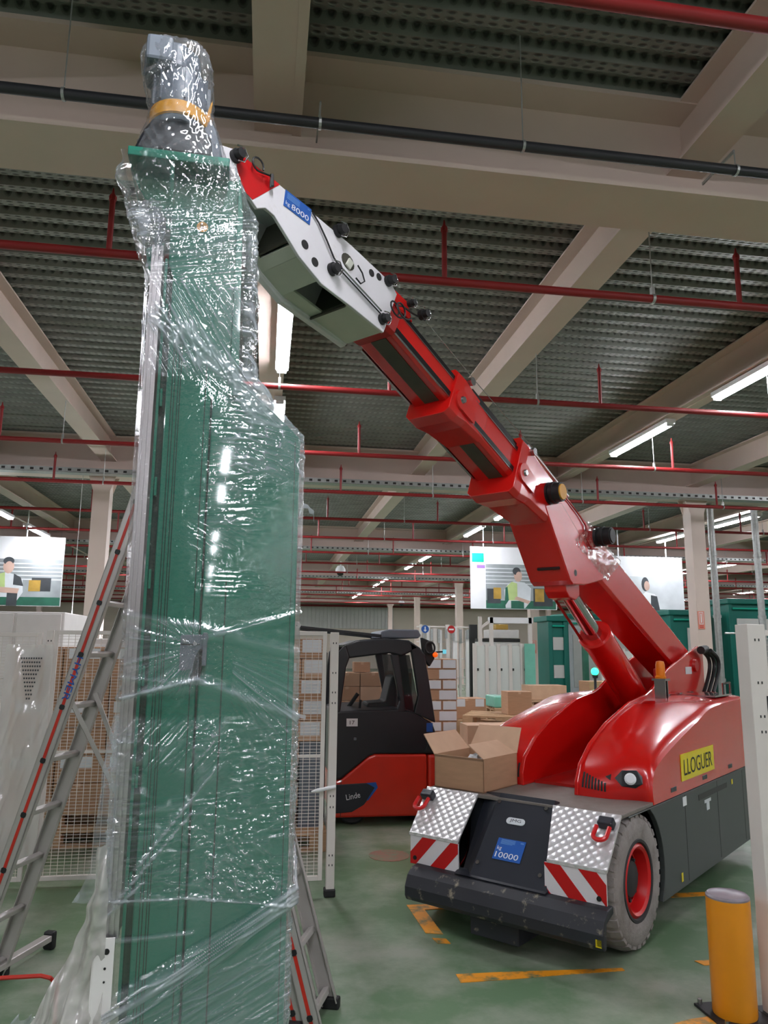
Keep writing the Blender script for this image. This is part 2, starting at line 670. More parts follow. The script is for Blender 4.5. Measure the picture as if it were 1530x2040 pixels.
# cable tray along the second, third ... main beams
for i, yy in enumerate(MAIN_Y[6:10]):
    mb = MB()
    zt = 4.76
    mb.bb(-30, 36, yy - 0.50, yy - 0.27, zt - 0.11, zt - 0.105)
    mb.bb(-30, 36, yy - 0.50, yy - 0.495, zt - 0.11, zt - 0.02)
    t = thing('cable_tray', f'galvanised perforated cable tray along the {ORD[i+1]} main beam back', 'cable tray', (0, 0, 0), 0, 'cable trays')
    obj('tray_channel', mb, 'galv', t)
    mb = MB()
    xx = -14.0 - i * 4
    while xx < 24 + i * 3:
        mb.bb(xx, xx + 0.06, yy - 0.502, yy - 0.50, zt - 0.085, zt - 0.045)
        xx += 0.16
    o = obj('slots', mb, 'dark_hole', t)
    o['kind'] = 'stuff'

# ceiling tube lights
ROWS = [(-17.9, 4.9, 'far left'), (-6.0, 4.51, 'left'), (0.09, 4.9, 'middle'), (5.83, 4.9, 'right'), (12.0, 4.9, 'outer right'), (17.9, 4.9, 'far right'), (27.5, 4.9, 'farthest right')]
ROWTXT = {'far left': 'row beyond the left banner', 'left': 'hanging row left of the wrapped green machine', 'middle': 'row right behind the crane jib', 'right': 'row right of the red boom',
          'outer right': 'row over the right pillar', 'far right': 'row beyond the teal cabinets', 'farthest right': 'far right side row'}
light_proto = None
for rx, rz_, nm in ROWS:
    idx = 0
    hid = 0
    for by in MAIN_Y[:-1]:
        for off in (3.27, 6.32):
            yc = by + off
            if yc > 56 or (yc < -9 and nm not in ('middle', 'right')) or yc < -43:
                continue
            if nm in ('far left', 'farthest right', 'far right') and yc < 5:
                continue
            vis = yc > 4
            if light_proto is None:
                t = thing('tube_light', None, 'ceiling light')
                mb = MB().bb(-0.078, 0.078, -0.95, 0.95, 0.012, 0.075)
                obj('housing', mb, 'white', t)
                mb = MB()
                mb.prism([(-0.062, 0.011), (-0.062, -0.008), (-0.035, -0.03), (0.035, -0.03), (0.062, -0.008), (0.062, 0.011)], lambda u, v: (u, -0.92, v), lambda u, v: (u, 0.92, v))
                obj('tube', mb, 'tube_glow', t)
                obj('end_cap', MB().bb(-0.055, 0.055, -0.935, -0.921, -0.034, 0.034), 'white', t)
                obj('end_cap', MB().bb(-0.055, 0.055, 0.921, 0.935, -0.034, 0.034), 'white', t)
                light_proto = t
            else:
                t = copy_tree(light_proto)
            t.location = (rx, yc, rz_)
            t['group'] = 'ceiling tube lights'
            if vis:
                t['label'] = f'{ORD[min(idx, 15)]} tube light back in the {ROWTXT[nm]}'
                idx += 1
            else:
                t['label'] = f'{ORD[min(hid, 15)]} tube light behind the viewer, {ROWTXT[nm]}'
                hid += 1
    # the slim mounting rail a row of lamps hangs on
    mb = MB()
    mb.bb(rx - 0.03, rx + 0.03, -43 if nm in ('middle', 'right') else -9, 56, rz_ + 0.078, rz_ + 0.088)
    tag(obj('light_rail', mb, 'beam_paint'), f'thin pale mounting rail carrying the {ROWTXT[nm]}', 'rail', 'light rails')

# red sprinkler pipes across the hall
PIPE_Y = [2.68, 5.3, 7.95, 10.75, 13.5, 16.45, 19.35, 22.5, 25.4, 28.5, 31.7, 34.9, 38.0, 41.2, 44.5, 48]
stub_mesh = clamp_mesh = None
for i, yy in enumerate(PIPE_Y):
    z = 4.4
    t = thing('sprinkler_pipe', f'{ORD[i]} red sprinkler pipe across the ceiling, counted from the camera', 'pipe', (0, yy, z), 0, 'red sprinkler pipes')
    ext = 6 + yy * 0.8
    obj('pipe', MB().tube([(-ext, 0, 0), (ext + 6, 0, 0)], 0.033, 10), 'pipe_red', t, smooth=True)
    xx = -1.22 - 2.5 * int((ext - 1.3) / 2.5)
    if i == 0:
        xx = 9.9
    while xx < ext + 4 and yy < 42:
        if stub_mesh is None:
            mb = MB().tube([(0, 0, 0), (0, 0, 0.40)], 0.021, 8).tube([(0, 0, 0.40), (0, 0, 0.43), (0, 0, 0.455), (0, 0, 0.50)], [0.028, 0.028, 0.012, 0.004], 8)
            o = obj('sprinkler_stub', mb, 'pipe_red', t, smooth=True)
            stub_mesh = o.data
        else:
            o = bpy.data.objects.new('sprinkler_stub', stub_mesh)
            COL.objects.link(o)
            o.parent = t
        o.location = (xx, 0, 0.02)
        xx += 2.5
    for sx in SEC_X:
        if -ext < sx + 0.1 < ext + 4 and yy < 30:
            if clamp_mesh is None:
                mb = MB().lathe([(0.036, -0.012), (0.04, -0.012), (0.04, 0.012), (0.036, 0.012)], (0, 0, 0), 'x', 12)
                mb.tube([(0, 0, 0.035), (0, 0, 0.589)], 0.005, 6)
                mb.bb(-0.012, 0.012, -0.02, 0.02, 0.035, 0.10)
                o = obj('pipe_clamp', mb, 'galv', t, smooth=True)
                clamp_mesh = o.data
            else:
                o = bpy.data.objects.new('pipe_clamp', clamp_mesh)
                COL.objects.link(o)
                o.parent = t
            o.location = (sx + 0.11, 0, 0)

# black service pipe in front of the first main beam
t = thing('service_pipe', 'long black pipe hung on thin rods under the nearest white beam', 'pipe', (0, 4.0, 4.655))
obj('pipe', MB().tube([(-8, 0, 0), (10, 0, 0)], 0.032, 12), 'pipe_black', t, smooth=True)
for xx in (-3.9, -1.23, 0.215, 1.468, 2.9, 5.4):
    long_ = xx in (-1.23, 1.468, -3.9)
    mb = MB().tube([(xx, 0, 0.0), (xx, 0, Z_DECK - 4.655 if long_ else 0.14)], 0.004, 6)
    mb.lathe([(0.034, -0.008), (0.038, -0.008), (0.038, 0.008), (0.034, 0.008)], (xx, 0, 0), 'x', 12)
    if not long_:
        mb.bar((xx, 0, 0.14), (xx, 0.36, 0.14), 0.01, 0.02)
    obj('hanger', mb, 'galv', t)
# floor markings and a painted red light spot
flr = bpy.data.objects['floor']


def marking(pts):
    struct('floor_marking_or_light_spot', MB().pz(pts, 0.0005, 0.003), 'marking', flr)


marking([(0.945, 5.03), (1.27, 5.02), (1.26, 4.93), (1.04, 4.93), (1.06, 4.52), (0.965, 4.55)])
marking([(0.985, 4.47), (1.06, 4.45), (1.07, 4.38), (1.0, 4.39)])
marking([(1.0, 3.99), (1.22, 3.985), (1.56, 3.965), (1.86, 3.95), (1.86, 3.92), (1.53, 3.915), (1.28, 3.90), (1.0, 3.895)])
marking([(2.66, 5.03), (2.98, 5.03), (2.96, 4.96), (2.7, 4.95)])
marking([(2.28, 3.985), (2.42, 3.98), (2.42, 3.93), (2.30, 3.925)])
marking([(1.9, 3.40), (2.06, 3.42), (2.1, 3.30), (1.5, 3.20), (1.5, 3.27)])

mat('red_light_spot', (150, 100, 88), 0.4, var=0.1, dirt=(110, 128, 104), dirt_amt=0.7, dirt_scale=9)  # reddish light on the floor, painted as a flat round patch
struct('floor_marking_or_light_spot', MB().pz([(1.02 + 0.16 * cos(2 * pi * k / 20), 6.18 + 0.17 * sin(2 * pi * k / 20)) for k in range(20)], 0.0005, 0.003), 'red_light_spot', flr)

# ceiling-mounted dome cameras and small hanging items
for (x, y, z, lab) in ((2.90, 30.0, 4.62, 'small white dome camera hanging under the ceiling left of the lamps'), (8.8, 49.0, 4.5, 'tiny white dome camera hanging before the far wall')):
    t = thing('dome_camera', lab, 'camera', (x, y, z))
    obj('rod', MB().tube([(0, 0, 0.15), (0, 0, 4.985 - z)], 0.03, 8), 'white', t)
    obj('housing', MB().lathe([(0.0, 0.2), (0.12, 0.18), (0.2, 0.05), (0.2, -0.05), (0.16, -0.08)], (0, 0, 0), 'z', 16), 'white', t, smooth=True)
    obj('dome', MB().sphere((0, 0, -0.08), 0.15, 14, 8), 'glossblack', t, smooth=True)

# ================================================================== THE CRANE
TH = radians(42)
CR = thing('mobile_crane', 'red pick-and-carry crane with raised telescopic boom, black front and chequered corners', 'crane', (2.0, 4.08, 0), TH)
W_ = 1.28


def xz(mb, pts, b0, b1):
    return mb.prism(pts, lambda u, v: (u, b0, v), lambda u, v: (u, b1, v))


# chassis
def arch(side_b0, side_b1, name):
    cx_, cz, r = 0.11, 0.355, 0.395
    pts = [(2.50, 0.16), (2.50, 0.70), (0.0, 0.70), (0.0, 0.692)]
    for k in range(0, 11):
        t = radians(58.5 - k * 8.8)
        pts.append((cx_ + r * cos(t), cz + r * sin(t)))
    pts.append((0.52, 0.16))
    mb = MB()
    xz(mb, pts, side_b0, side_b1)
    return obj(name, mb, 'charcoal', CR, bevel=0.004)


arch(0.0, 0.03, 'side_panel')
arch(W_ - 0.03, W_, 'side_panel')
mb = MB()
xz(mb, [(-0.10, 0.30), (-0.04, 0.70), (2.48, 0.70), (2.48, 0.2), (0.1, 0.2)], 0.30, 0.98)
mb.bb(0.58, 2.48, 0.03, W_ - 0.03, 0.2, 0.69)
mb.bb(0.40, 0.58, 0.03, W_ - 0.03, 0.66, 0.69)
obj('chassis', mb, 'front_black', CR)
mb = MB()
mb.pz([(2.49, 0.02), (2.98, 0.26), (2.98, 1.02), (2.49, 1.26)], 0.22, 0.70)
obj('tail_section', mb, 'charcoal', CR, bevel=0.006)
# panel seams, recesses on the side
mb = MB()
for x in (0.92, 1.62, 2.28):
    mb.bb(x, x + 0.006, -0.001, 0.0, 0.18, 0.69)
mb.bb(1.20, 1.86, -0.002, 0.0, 0.615, 0.65)
obj('side_seam', mb, 'ink', CR)
obj('warning_sticker', plate((0.88, -0.001, 0.625), (1, 0, 0), (0, 0, 1), 0.07, 0.055), 'white', CR)
obj('warning_sticker', plate((0.78, -0.001, 0.20), (1, 0, 0), (0, 0, 1), 0.03, 0.05), 'yellow_sign', CR)
mb = MB()
mb.bb(1.32, 1.46, -0.002, 0, 0.58, 0.60)
mb.bb(1.36, 1.42, -0.002, 0, 0.53, 0.58)
obj('scuff_sticker', mb, 'label_white', CR)
mb = plate((1.98, -0.001, 0.62), (1, 0, 0), (0, 0, 1), 0.03, 0.035)
obj('warning_sticker', mb, 'yellow_sign', CR)

# deck plate
mb = MB()
mb.pz([(-0.10, 0.005), (-0.10, W_ - 0.005), (0.48, W_ - 0.005), (0.48, 0.86), (1.9, 0.86), (1.9, 0.43), (0.48, 0.43), (0.48, 0.005)], 0.701, 0.722)
obj('deck_plate', mb, 'deck_grey', CR, bevel=0.003)

# sloping front: tread plates, striped plates
def slope(b00, b01, b10, b11, nm, m, z0=0.727, z1=0.505, a0=-0.105, a1=-0.38, t=0.012, **k):
    """b00,b01 top edge; b10,b11 bottom edge"""
    p = [Vector((a0, b00, z0)), Vector((a0, b01, z0)), Vector((a1, b11, z1)), Vector((a1, b10, z1))]
    n = (p[1] - p[0]).cross(p[3] - p[0]).normalized()
    if n.x > 0:
        n = -n
    mb = MB().add([*p, *[q - n * t for q in p]], [(0, 1, 2, 3), (7, 6, 5, 4), (0, 4, 5, 1), (1, 5, 6, 2), (2, 6, 7, 3), (3, 7, 4, 0)])
    return obj(nm, mb, m, CR, uv=lambda c: (c.y, c.z * 1.55), **k)


slope(0.0, 0.40, -0.025, 0.305, 'tread_plate', 'alu_tread')
slope(0.90, 1.28, 0.87, 1.215, 'tread_plate', 'alu_tread')
# folded lower lip of the tread plates
for b0, b1 in ((-0.025, 0.305), (0.87, 1.215)):
    obj('tread_lip', MB().bb(-0.386, -0.372, b0, b1, 0.492, 0.512), 'alu_tread', CR, uv=lambda c: (c.y, c.z), bevel=0.003)


def stripes(b0, b1, lean, nm):
    """white plate with red diagonal stripes"""
    root = obj(nm, xz(MB(), [(-0.382, 0.335), (-0.382, 0.492), (-0.372, 0.492), (-0.372, 0.335)], b0, b1), 'refl_white', CR)
    z0, z1 = 0.335, 0.492
    h = z1 - z0
    wid = 0.10
    x = b0 - 0.3
    k = 0
    while x < b1 + 0.3:
        # parallelogram clipped to the plate
        poly = [(x, z0), (x + wid, z0), (x + wid + lean * h, z1), (x + lean * h, z1)]
        cl = []
        def clip(P, keep, inter):
            out = []
            for i in range(len(P)):
                A, B = P[i], P[(i + 1) % len(P)]
                ka, kb = keep(A), keep(B)
                if ka:
                    out.append(A)
                if ka != kb:
                    out.append(inter(A, B))
            return out
        def at_x(X):
            return lambda A, B: (X, A[1] + (B[1] - A[1]) * (X - A[0]) / (B[0] - A[0]))
        cl = clip(poly, lambda p: p[0] >= b0, at_x(b0))
        if cl:
            cl = clip(cl, lambda p: p[0] <= b1, at_x(b1))
        if len(cl) >= 3:
            mb = MB()
            mb.prism(cl, lambda u, v: (-0.3835, u, v), lambda u, v: (-0.3815, u, v))
            obj('stripe', mb, 'refl_red', root)
        x += 0.20
    return root


s1 = stripes(-0.02, 0.32, 0.95, 'striped_plate')
s2 = stripes(0.865, 1.205, -0.95, 'striped_plate')
for b in (0.02, 1.17):
    obj('plate_bolt', MB().lathe([(0.0, -0.389), (0.012, -0.389), (0.013, -0.382)], (0, b, 0.37), 'x', 12), 'ink', CR)

# dark centre panel between the tread plates
mb = MB()
tl, tr_, bl, br_ = (0.86, 0.415), None, None, None
v = [(-0.07, 0.76, 0.745), (-0.07, 0.405, 0.745), (-0.415, 0.30, 0.335), (-0.415, 0.775, 0.335),
     (-0.02, 0.89, 0.73), (-0.02, 0.40, 0.73), (-0.34, 0.30, 0.335), (-0.34, 0.865, 0.335)]
mb.add(v, [(0, 1, 2, 3), (4, 5, 1, 0), (0, 3, 7, 4), (1, 5, 6, 2), (3, 2, 6, 7)])
obj('front_panel', mb, 'front_black', CR)
# sits on the plane of the panel
PC = Vector((-0.07, 0.76, 0.745))
PXd = Vector((0, -1, 0))
PYd = (Vector((-0.07, 0, 0.745)) - Vector((-0.415, 0, 0.335))).normalized()
PN = PXd.cross(PYd).normalized()


def onpanel(b, dz, off=0.0):
    """point on the front panel at lateral b and slope distance dz below its top edge"""
    return Vector((-0.07, b, 0.745)) - PYd * dz + PN * off


for b, d in ((0.745, 0.06), (0.44, 0.06), (0.80 - 0.05, 0.44), (0.36, 0.44)):
    c = onpanel(b, d)
    mb = MB().tube([c - PN * 0.004, c + PN * 0.008], [0.014, 0.012], 10)
    obj('panel_bolt', mb, 'steel', CR, smooth=True)
# round-ended badge
mb = MB()
pts = []
for k in range(8):
    t = pi / 2 + pi * k / 7
    pts.append((-0.040 + 0.02 * cos(t), 0.02 * sin(t)))
for k in range(8):
    t = -pi / 2 + pi * k / 7
    pts.append((0.040 + 0.02 * cos(t), 0.02 * sin(t)))
cc = onpanel(0.602, 0.165)
mb.prism(pts, lambda u, v: cc + PXd * u + PYd * v, lambda u, v: cc + PXd * u + PYd * v + PN * 0.004)
bd = obj('badge', mb, 'label_white', CR)
letters('JMG', cc - PXd * 0.036 - PYd * 0.011 + PN * 0.004, PXd, PYd, 0.072, 0.022, 'ink', bd)
# blue load label
q0 = onpanel(0.672, 0.40)
lb = obj('load_label', plate(q0, PXd, PYd, 0.175, 0.125, 0.002, 0.001), 'blue', CR)
letters('kg', q0 + PYd * 0.05 + PXd * 0.012 + PN * 0.003, PXd, PYd, 0.028, 0.028, 'white', lb)
letters('10000', q0 + PYd * 0.012 + PXd * 0.012 + PN * 0.003, PXd, PYd, 0.145, 0.032, 'white', lb)
for k in range(5):
    obj('small_print', plate(q0 + PYd * (0.092 + k * 0.006) + PXd * 0.022, PXd, PYd, 0.09 - 0.015 * (k == 0), 0.0035, 0.0006, 0.003), 'blue_pale', lb)
obj('small_print', plate(q0 + PYd * 0.108 + PXd * 0.145, PXd, PYd, 0.02, 0.008, 0.0006, 0.003), 'blue_pale', lb)

# bumper
mb = MB()
xz(mb, [(-0.36, 0.345), (-0.43, 0.335), (-0.475, 0.30), (-0.50, 0.24), (-0.50, 0.19), (-0.485, 0.165), (-0.46, 0.17), (-0.45, 0.28), (-0.36, 0.31)], -0.045, 1.16)
mb.bb(-0.44, -0.2, 0.45, 0.75, 0.06, 0.2)
obj('front_bumper', mb, 'bumper_black', CR, bevel=0.006)
mb = MB()
xz(mb, [(-0.42, 0.345), (-0.36, 0.365), (-0.34, 0.34), (-0.36, 0.32)], 0.30, 0.87)
obj('bumper_lip', mb, 'front_black', CR)
obj('warning_sticker', plate((-0.498, -0.005, 0.185), (0, -1, 0), (0, 0, 1), 0.03, 0.035), 'yellow_sign', CR)

# towing rings with their brackets
for b in (0.05, 1.215):
    c = Vector((-0.205, b, 0.648))
    pn = Vector((-0.63, 0, 0.77))
    obj('ring_bracket', MB().box(c + pn * 0.02 + Vector((0.03, 0, 0.03)), (0.05, 0.085, 0.05), Matrix.Rotation(radians(-38), 3, 'Y')), 'front_black', CR, bevel=0.008)
    pts = []
    dn = Vector((-0.77, 0, -0.63))
    for k in range(15):
        t = pi * k / 14
        pts.append(c + pn * 0.045 + Vector((0, 1, 0)) * 0.036 * cos(t) + dn * (0.055 + 0.03 * sin(t)))
    pts = [c + pn * 0.045 + Vector((0, 0.036, 0))] + pts + [c + pn * 0.045 + Vector((0, -0.036, 0))]
    obj('tow_ring', MB().tube(pts, 0.012, 8), 'rim_red', CR, smooth=True)

# wheels
def wheel(name, cx_, b0, b1, R, out):
    """out = -1: outer face towards -b"""
    wd = b1 - b0
    s = 1
    prof = [(R * 0.56, b0 + 0.01), (R * 0.62, b0), (R * 0.86, b0 - 0.004), (R * 0.95, b0 + 0.014), (R - 0.006, b0 + 0.04),
            (R - 0.006, b1 - 0.04), (R * 0.95, b1 - 0.014), (R * 0.86, b1 + 0.004), (R * 0.62, b1), (R * 0.56, b1 - 0.01)]
    t = obj(name, MB().lathe(prof, (cx_, 0, R), 'y', 48), 'tyre', CR, smooth=True)
    n = 30
    mb = MB()
    for k in range(n):
        for hf in (0, 1):
            th = 2 * pi * (k + 0.5 * hf) / n
            rad = Vector((cos(th), 0, sin(th)))
            tg = Vector((-sin(th), 0, cos(th)))
            bb0, bb1 = (b0 + 0.004, b0 + wd * 0.47) if hf == 0 else (b0 + wd * 0.53, b1 - 0.004)
            for (ba, bb, ra) in ((bb0, (bb0 + bb1) / 2, 0), ((bb0 + bb1) / 2, bb1, 0)):
                sh0 = -0.008 if hf == 0 else 0.0
                wl = 0.021
                vs = []
                for (bq) in (ba, bb):
                    edge = min(bq - b0, b1 - bq)
                    Rt = R + 0.006 - (0.02 if edge < 0.012 else 0)
                    Rb = R - 0.03
                    sk = 0.022 * (bq - (b0 + b1) / 2) / wd * (1 if hf else -1)
                    for rr in (Rb, Rt):
                        for w2 in (-wl, wl):
                            vs.append(Vector((cx_, bq, R)) + rad * rr + tg * (w2 + sk))
                mb.add(vs, [(0, 1, 3, 2), (4, 6, 7, 5), (0, 4, 5, 1), (2, 3, 7, 6), (0, 2, 6, 4), (1, 5, 7, 3)])
    o = obj('tread', mb, 'tyre', t)
    o['kind'] = 'stuff'
    o.location = (0, 0, 0)
    if out:
        f = b0 if out < 0 else b1
        sg = -1 if out < 0 else 1
        obj('inner_wall', MB().lathe([(R * 0.53, f - sg * 0.02), (R * 0.56, f + sg * 0.002), (R * 0.60, f + sg * 0.003), (R * 0.62, f - sg * 0.01)], (cx_, 0, R), 'y', 40), 'tyre_dark', t, smooth=True)
        rm = obj('rim', MB().lathe([(R * 0.55, f - sg * 0.012), (R * 0.50, f + sg * 0.002), (R * 0.46, f - sg * 0.01), (R * 0.43, f - sg * 0.07), (R * 0.37, f - sg * 0.08), (R * 0.36, f - sg * 0.06)], (cx_, 0, R), 'y', 40), 'rim_red', t, smooth=True)
        obj('hub', MB().lathe([(R * 0.37, f - sg * 0.075), (R * 0.28, f - sg * 0.065), (R * 0.26, f - sg * 0.04), (R * 0.16, f - sg * 0.03), (0.0, f - sg * 0.03)], (cx_, 0, R), 'y', 32), 'tyre_dark', t, smooth=True)
        for k in range(8):
            th = 2 * pi * k / 8
            c = Vector((cx_ + R * 0.32 * cos(th), f - sg * 0.066, R + R * 0.32 * sin(th)))
            obj('wheel_nut', MB().tube([c, c + Vector((0, sg * 0.016, 0))], 0.01, 6), 'tyre_dark', t)
    return t


wheel('front_wheel', 0.11, 0.005, 0.235, 0.352, -1)
wheel('front_wheel', 0.11, W_ - 0.235, W_ - 0.005, 0.352, 1)
wheel('rear_wheel', 2.32, 0.28, 0.45, 0.20, 0)
wheel('rear_wheel', 2.32, 0.82, 0.99, 0.20, 0)

# hoods on both sides of the boom channel
IN = [(0.285, 0.722), (0.30, 0.80), (0.36, 0.89), (0.52, 1.00), (0.77, 1.10), (1.20, 1.215), (1.60, 1.245), (2.10, 1.25), (2.50, 1.25), (2.98, 1.20)]
OUT = [(0.385, 0.705), (0.375, 0.80), (0.42, 0.89), (0.56, 0.945), (0.86, 1.025), (1.28, 1.12), (1.60, 1.19), (2.10, 1.215), (2.48, 1.22), (2.95, 1.14)]
CRN = [(0.37, 0.705), (0.345, 0.80), (0.40, 0.93), (0.56, 1.02), (0.86, 1.10), (1.28, 1.18), (1.60, 1.235), (2.10, 1.245), (2.48, 1.245), (2.97, 1.18)]


def cr(P, m=5):
    out = []
    for i in range(len(P) - 1):
        p0, p1, p2, p3 = P[max(i - 1, 0)], P[i], P[i + 1], P[min(i + 2, len(P) - 1)]
        for k in range(m):
            t = k / m
            out.append(tuple(0.5 * (2 * b + (c - a) * t + (2 * a - 5 * b + 4 * c - d) * t * t + (3 * b - a - 3 * c + d) * t ** 3) for a, b, c, d in zip(p0, p1, p2, p3)))
    out.append(P[-1])
    return out


def hood(bi, bo, sg, shift=0.0):
    """bi inner lateral, bo outer lateral"""
    rows = []
    for k in range(len(IN)):
        ob = bo if k < 9 else bo + sg * 0.26
        ib = bi
        sf = shift * max(0, 1 - k / 5)
        I, O_, Cn = [(q[0] + (sf if q is not OUT[k] else sf * 0.4), q[1]) for q in (IN[k], OUT[k], CRN[k])]
        mid = ((I[0] * 0.55 + Cn[0] * 0.45) - (0.02 if k < 5 else 0), (I[1] * 0.5 + Cn[1] * 0.5) + (0.012 if k > 2 else 0))
        row = [(I[0], ib, I[1]), (mid[0], ib + (ob - ib) * 0.45, mid[1]), (Cn[0], ib + (ob - ib) * 0.78, Cn[1]),
               ((Cn[0] + O_[0]) / 2 - 0.004, ib + (ob - ib) * 0.93, (Cn[1] * 0.6 + O_[1] * 0.4)), (O_[0], ob, O_[1] - 0.0),
               (O_[0] + (0.01 if k else 0), ob, O_[1] * 0.5 + 0.705 * 0.5), (max(O_[0], 0.39), ob, 0.705)]
        rows.append(row)
    last = rows[-1]
    cols = [cr([rows[k][j] for k in range(9)]) + [rows[9][j]] for j in range(len(last))]
    fine = [cr([cols[j][i] for j in range(5)], 4) + [cols[5][i], cols[6][i]] for i in range(len(cols[0]))]
    last = fine[-1]
    mb = MB().grid(fine)
    # close the tail
    cb = [(2.98, bi, 0.705), *last]
    mb.add([*last, (2.98, bi, 0.705)], [tuple(range(len(last) + 1))])
    o = obj('hood', mb, 'crane_red', CR)
    for p in o.data.polygons:
        p.use_smooth = True
    o.data.set_sharp_from_angle(angle=radians(24))
    return o


hood_r = hood(0.44, 0.0, 1)
hood_l = hood(0.85, 1.28, -1, 0.08)

# inner plates rising to the boom pivot
BR = [(0.275, 0.722), (0.285, 0.80), (0.34, 0.90), (0.50, 1.01), (0.75, 1.115), (1.19, 1.235), (1.50, 1.27), (1.62, 1.30), (2.02, 1.455), (2.80, 1.635), (2.90, 1.62), (2.93, 1.55), (2.93, 0.722)]
for b0, b1 in ((0.425, 0.45), (0.84, 0.865)):
    mb = MB()
    xz(mb, [(q[0] + (0.08 * max(0, 1 - i / 6) if b0 > 0.5 else 0), q[1]) for i, q in enumerate(BR)], b0, b1)
    obj('boom_bracket', mb, 'crane_red', CR, bevel=0.006)
obj('channel_floor', MB().bb(0.5, 2.9, 0.45, 0.84, 0.723, 0.74), 'crane_red_dull', CR)
obj('channel_back', MB().bb(2.86, 2.92, 0.45, 0.84, 0.74, 1.35), 'crane_red_dull', CR)

# headlight, lamp recess and vent slots fitted onto the curved hood fronts
from mathutils.bvhtree import BVHTree


def on_hood(h, b, z):
    bm_ = bmesh.new()
    bm_.from_mesh(h.data)
    tree = BVHTree.FromBMesh(bm_)
    hit, nrm, _, _ = tree.ray_cast(Vector((-1.0, b, z)), Vector((1, 0, 0)))
    bm_.free()
    if hit is None:
        return Vector((0.4, b, z)), Vector((-1, 0, 0))
    if nrm.x > 0:
        nrm = -nrm
    return hit, nrm


def patch(h, pts, t_out, t_in, name, m, par, **k):
    """plate with outline pts (b, z) laid onto the hood front"""
    outer, inner = [], []
    for b, z in pts:
        p, n = on_hood(h, b, z)
        outer.append(p + n * t_out)
        inner.append(p - n * t_in)
    n_ = len(pts)
    mb = MB().add(outer + inner, [tuple(range(n_)), tuple(range(n_, 2 * n_))[::-1]] + [(i, (i + 1) % n_, n_ + (i + 1) % n_, n_ + i) for i in range(n_)])
    return obj(name, mb, m, par, **k)


for h, sx in ((hood_r, lambda b: b), (hood_l, lambda b: 1.28 - b)):
    hb = patch(h, [(sx(b), z) for b, z in ((0.205, 0.842), (0.17, 0.885), (0.09, 0.89), (0.055, 0.86), (0.05, 0.82), (0.09, 0.795), (0.165, 0.80))], 0.006, 0.02, 'headlight_bezel', 'glossblack', CR)
    p, n = on_hood(h, sx(0.12), 0.842)
    obj('headlight', MB().tube([p, p + n * 0.016, p + n * 0.024], [0.034, 0.034, 0.024], 18), 'white', hb, smooth=True)
    patch(h, [(sx(b), z) for b, z in ((0.262, 0.845), (0.228, 0.862), (0.23, 0.828))], 0.003, 0.01, 'lamp_recess', 'ink', h)
    for k in range(8):
        b = 0.405 - 0.020 * k
        z0 = 0.772 - 0.0015 * k
        hh = 0.085 - 0.005 * k
        zs = [z0 + hh * q / 5 for q in range(6)]
        vs = []
        for z in zs:
            for bq in (b, b - 0.011):
                p, n = on_hood(h, sx(bq), z)
                vs += [p + n * 0.003, p - n * 0.012]
        fs = []
        for q in range(5):
            o4, p4 = q * 4, q * 4 + 4
            fs += [(o4, o4 + 2, p4 + 2, p4), (o4 + 1, p4 + 1, p4 + 3, o4 + 3), (o4, p4, p4 + 1, o4 + 1), (o4 + 2, o4 + 3, p4 + 3, p4 + 2)]
        obj('vent_slot', MB().add(vs, fs), 'ink', h)
# handles cut in the side of the hood
for x, z in ((0.73, 0.748), (1.36, 0.745), (1.98, 0.75)):
    obj('handle_recess', MB().bb(x - 0.05, x + 0.05, -0.002, 0.01, z - 0.014, z + 0.014), 'front_black', hood_r, bevel=0.002)
sg = obj('hire_sign', plate((0.88, -0.001, 0.775), (1, 0, 0), (0, 0, 1), 0.70, 0.165, 0.003), 'yellow_sign', CR)
letters('LLOGUER', (0.93, -0.0045, 0.805), (1, 0, 0), (0, 0, 1), 0.60, 0.10, 'ink', sg)
# second yellow plate on the tapering tail
td = Vector((0.47, 0.26, 0)).normalized()
obj('hire_sign', plate(Vector((2.52, 0.02, 0.80)) + Vector((0.01, -0.02, 0)), td, (0, 0, 1), 0.40, 0.22, 0.003), 'yellow_sign', CR)
letters('Ü', Vector((2.555, 0.012, 0.84)), td, (0, 0, 1), 0.09, 0.14, 'ink', CR)
# striped tail plate hanging behind
mb = MB()
mb.prism([(0, 0), (0.28, 0), (0.28, 0.32), (0, 0.32)], lambda u, v: Vector((2.62, 0.06, 0.2)) + td * u + Vector((0, 0, v)), lambda u, v: Vector((2.635, 0.035, 0.2)) + td * u + Vector((0, 0, v)))
tp = obj('tail_striped_plate', mb, 'refl_white', CR)
mb = MB()
for x in (0.02, 0.16):
    mb.prism([(x, 0.0), (x + 0.07, 0.0), (x + 0.10, 0.32), (x + 0.03, 0.32)], lambda u, v: Vector((2.635, 0.035, 0.2)) + td * u + Vector((0, 0, v)), lambda u, v: Vector((2.637, 0.032, 0.2)) + td * u + Vector((0, 0, v)))
obj('stripe', mb, 'refl_red', tp)

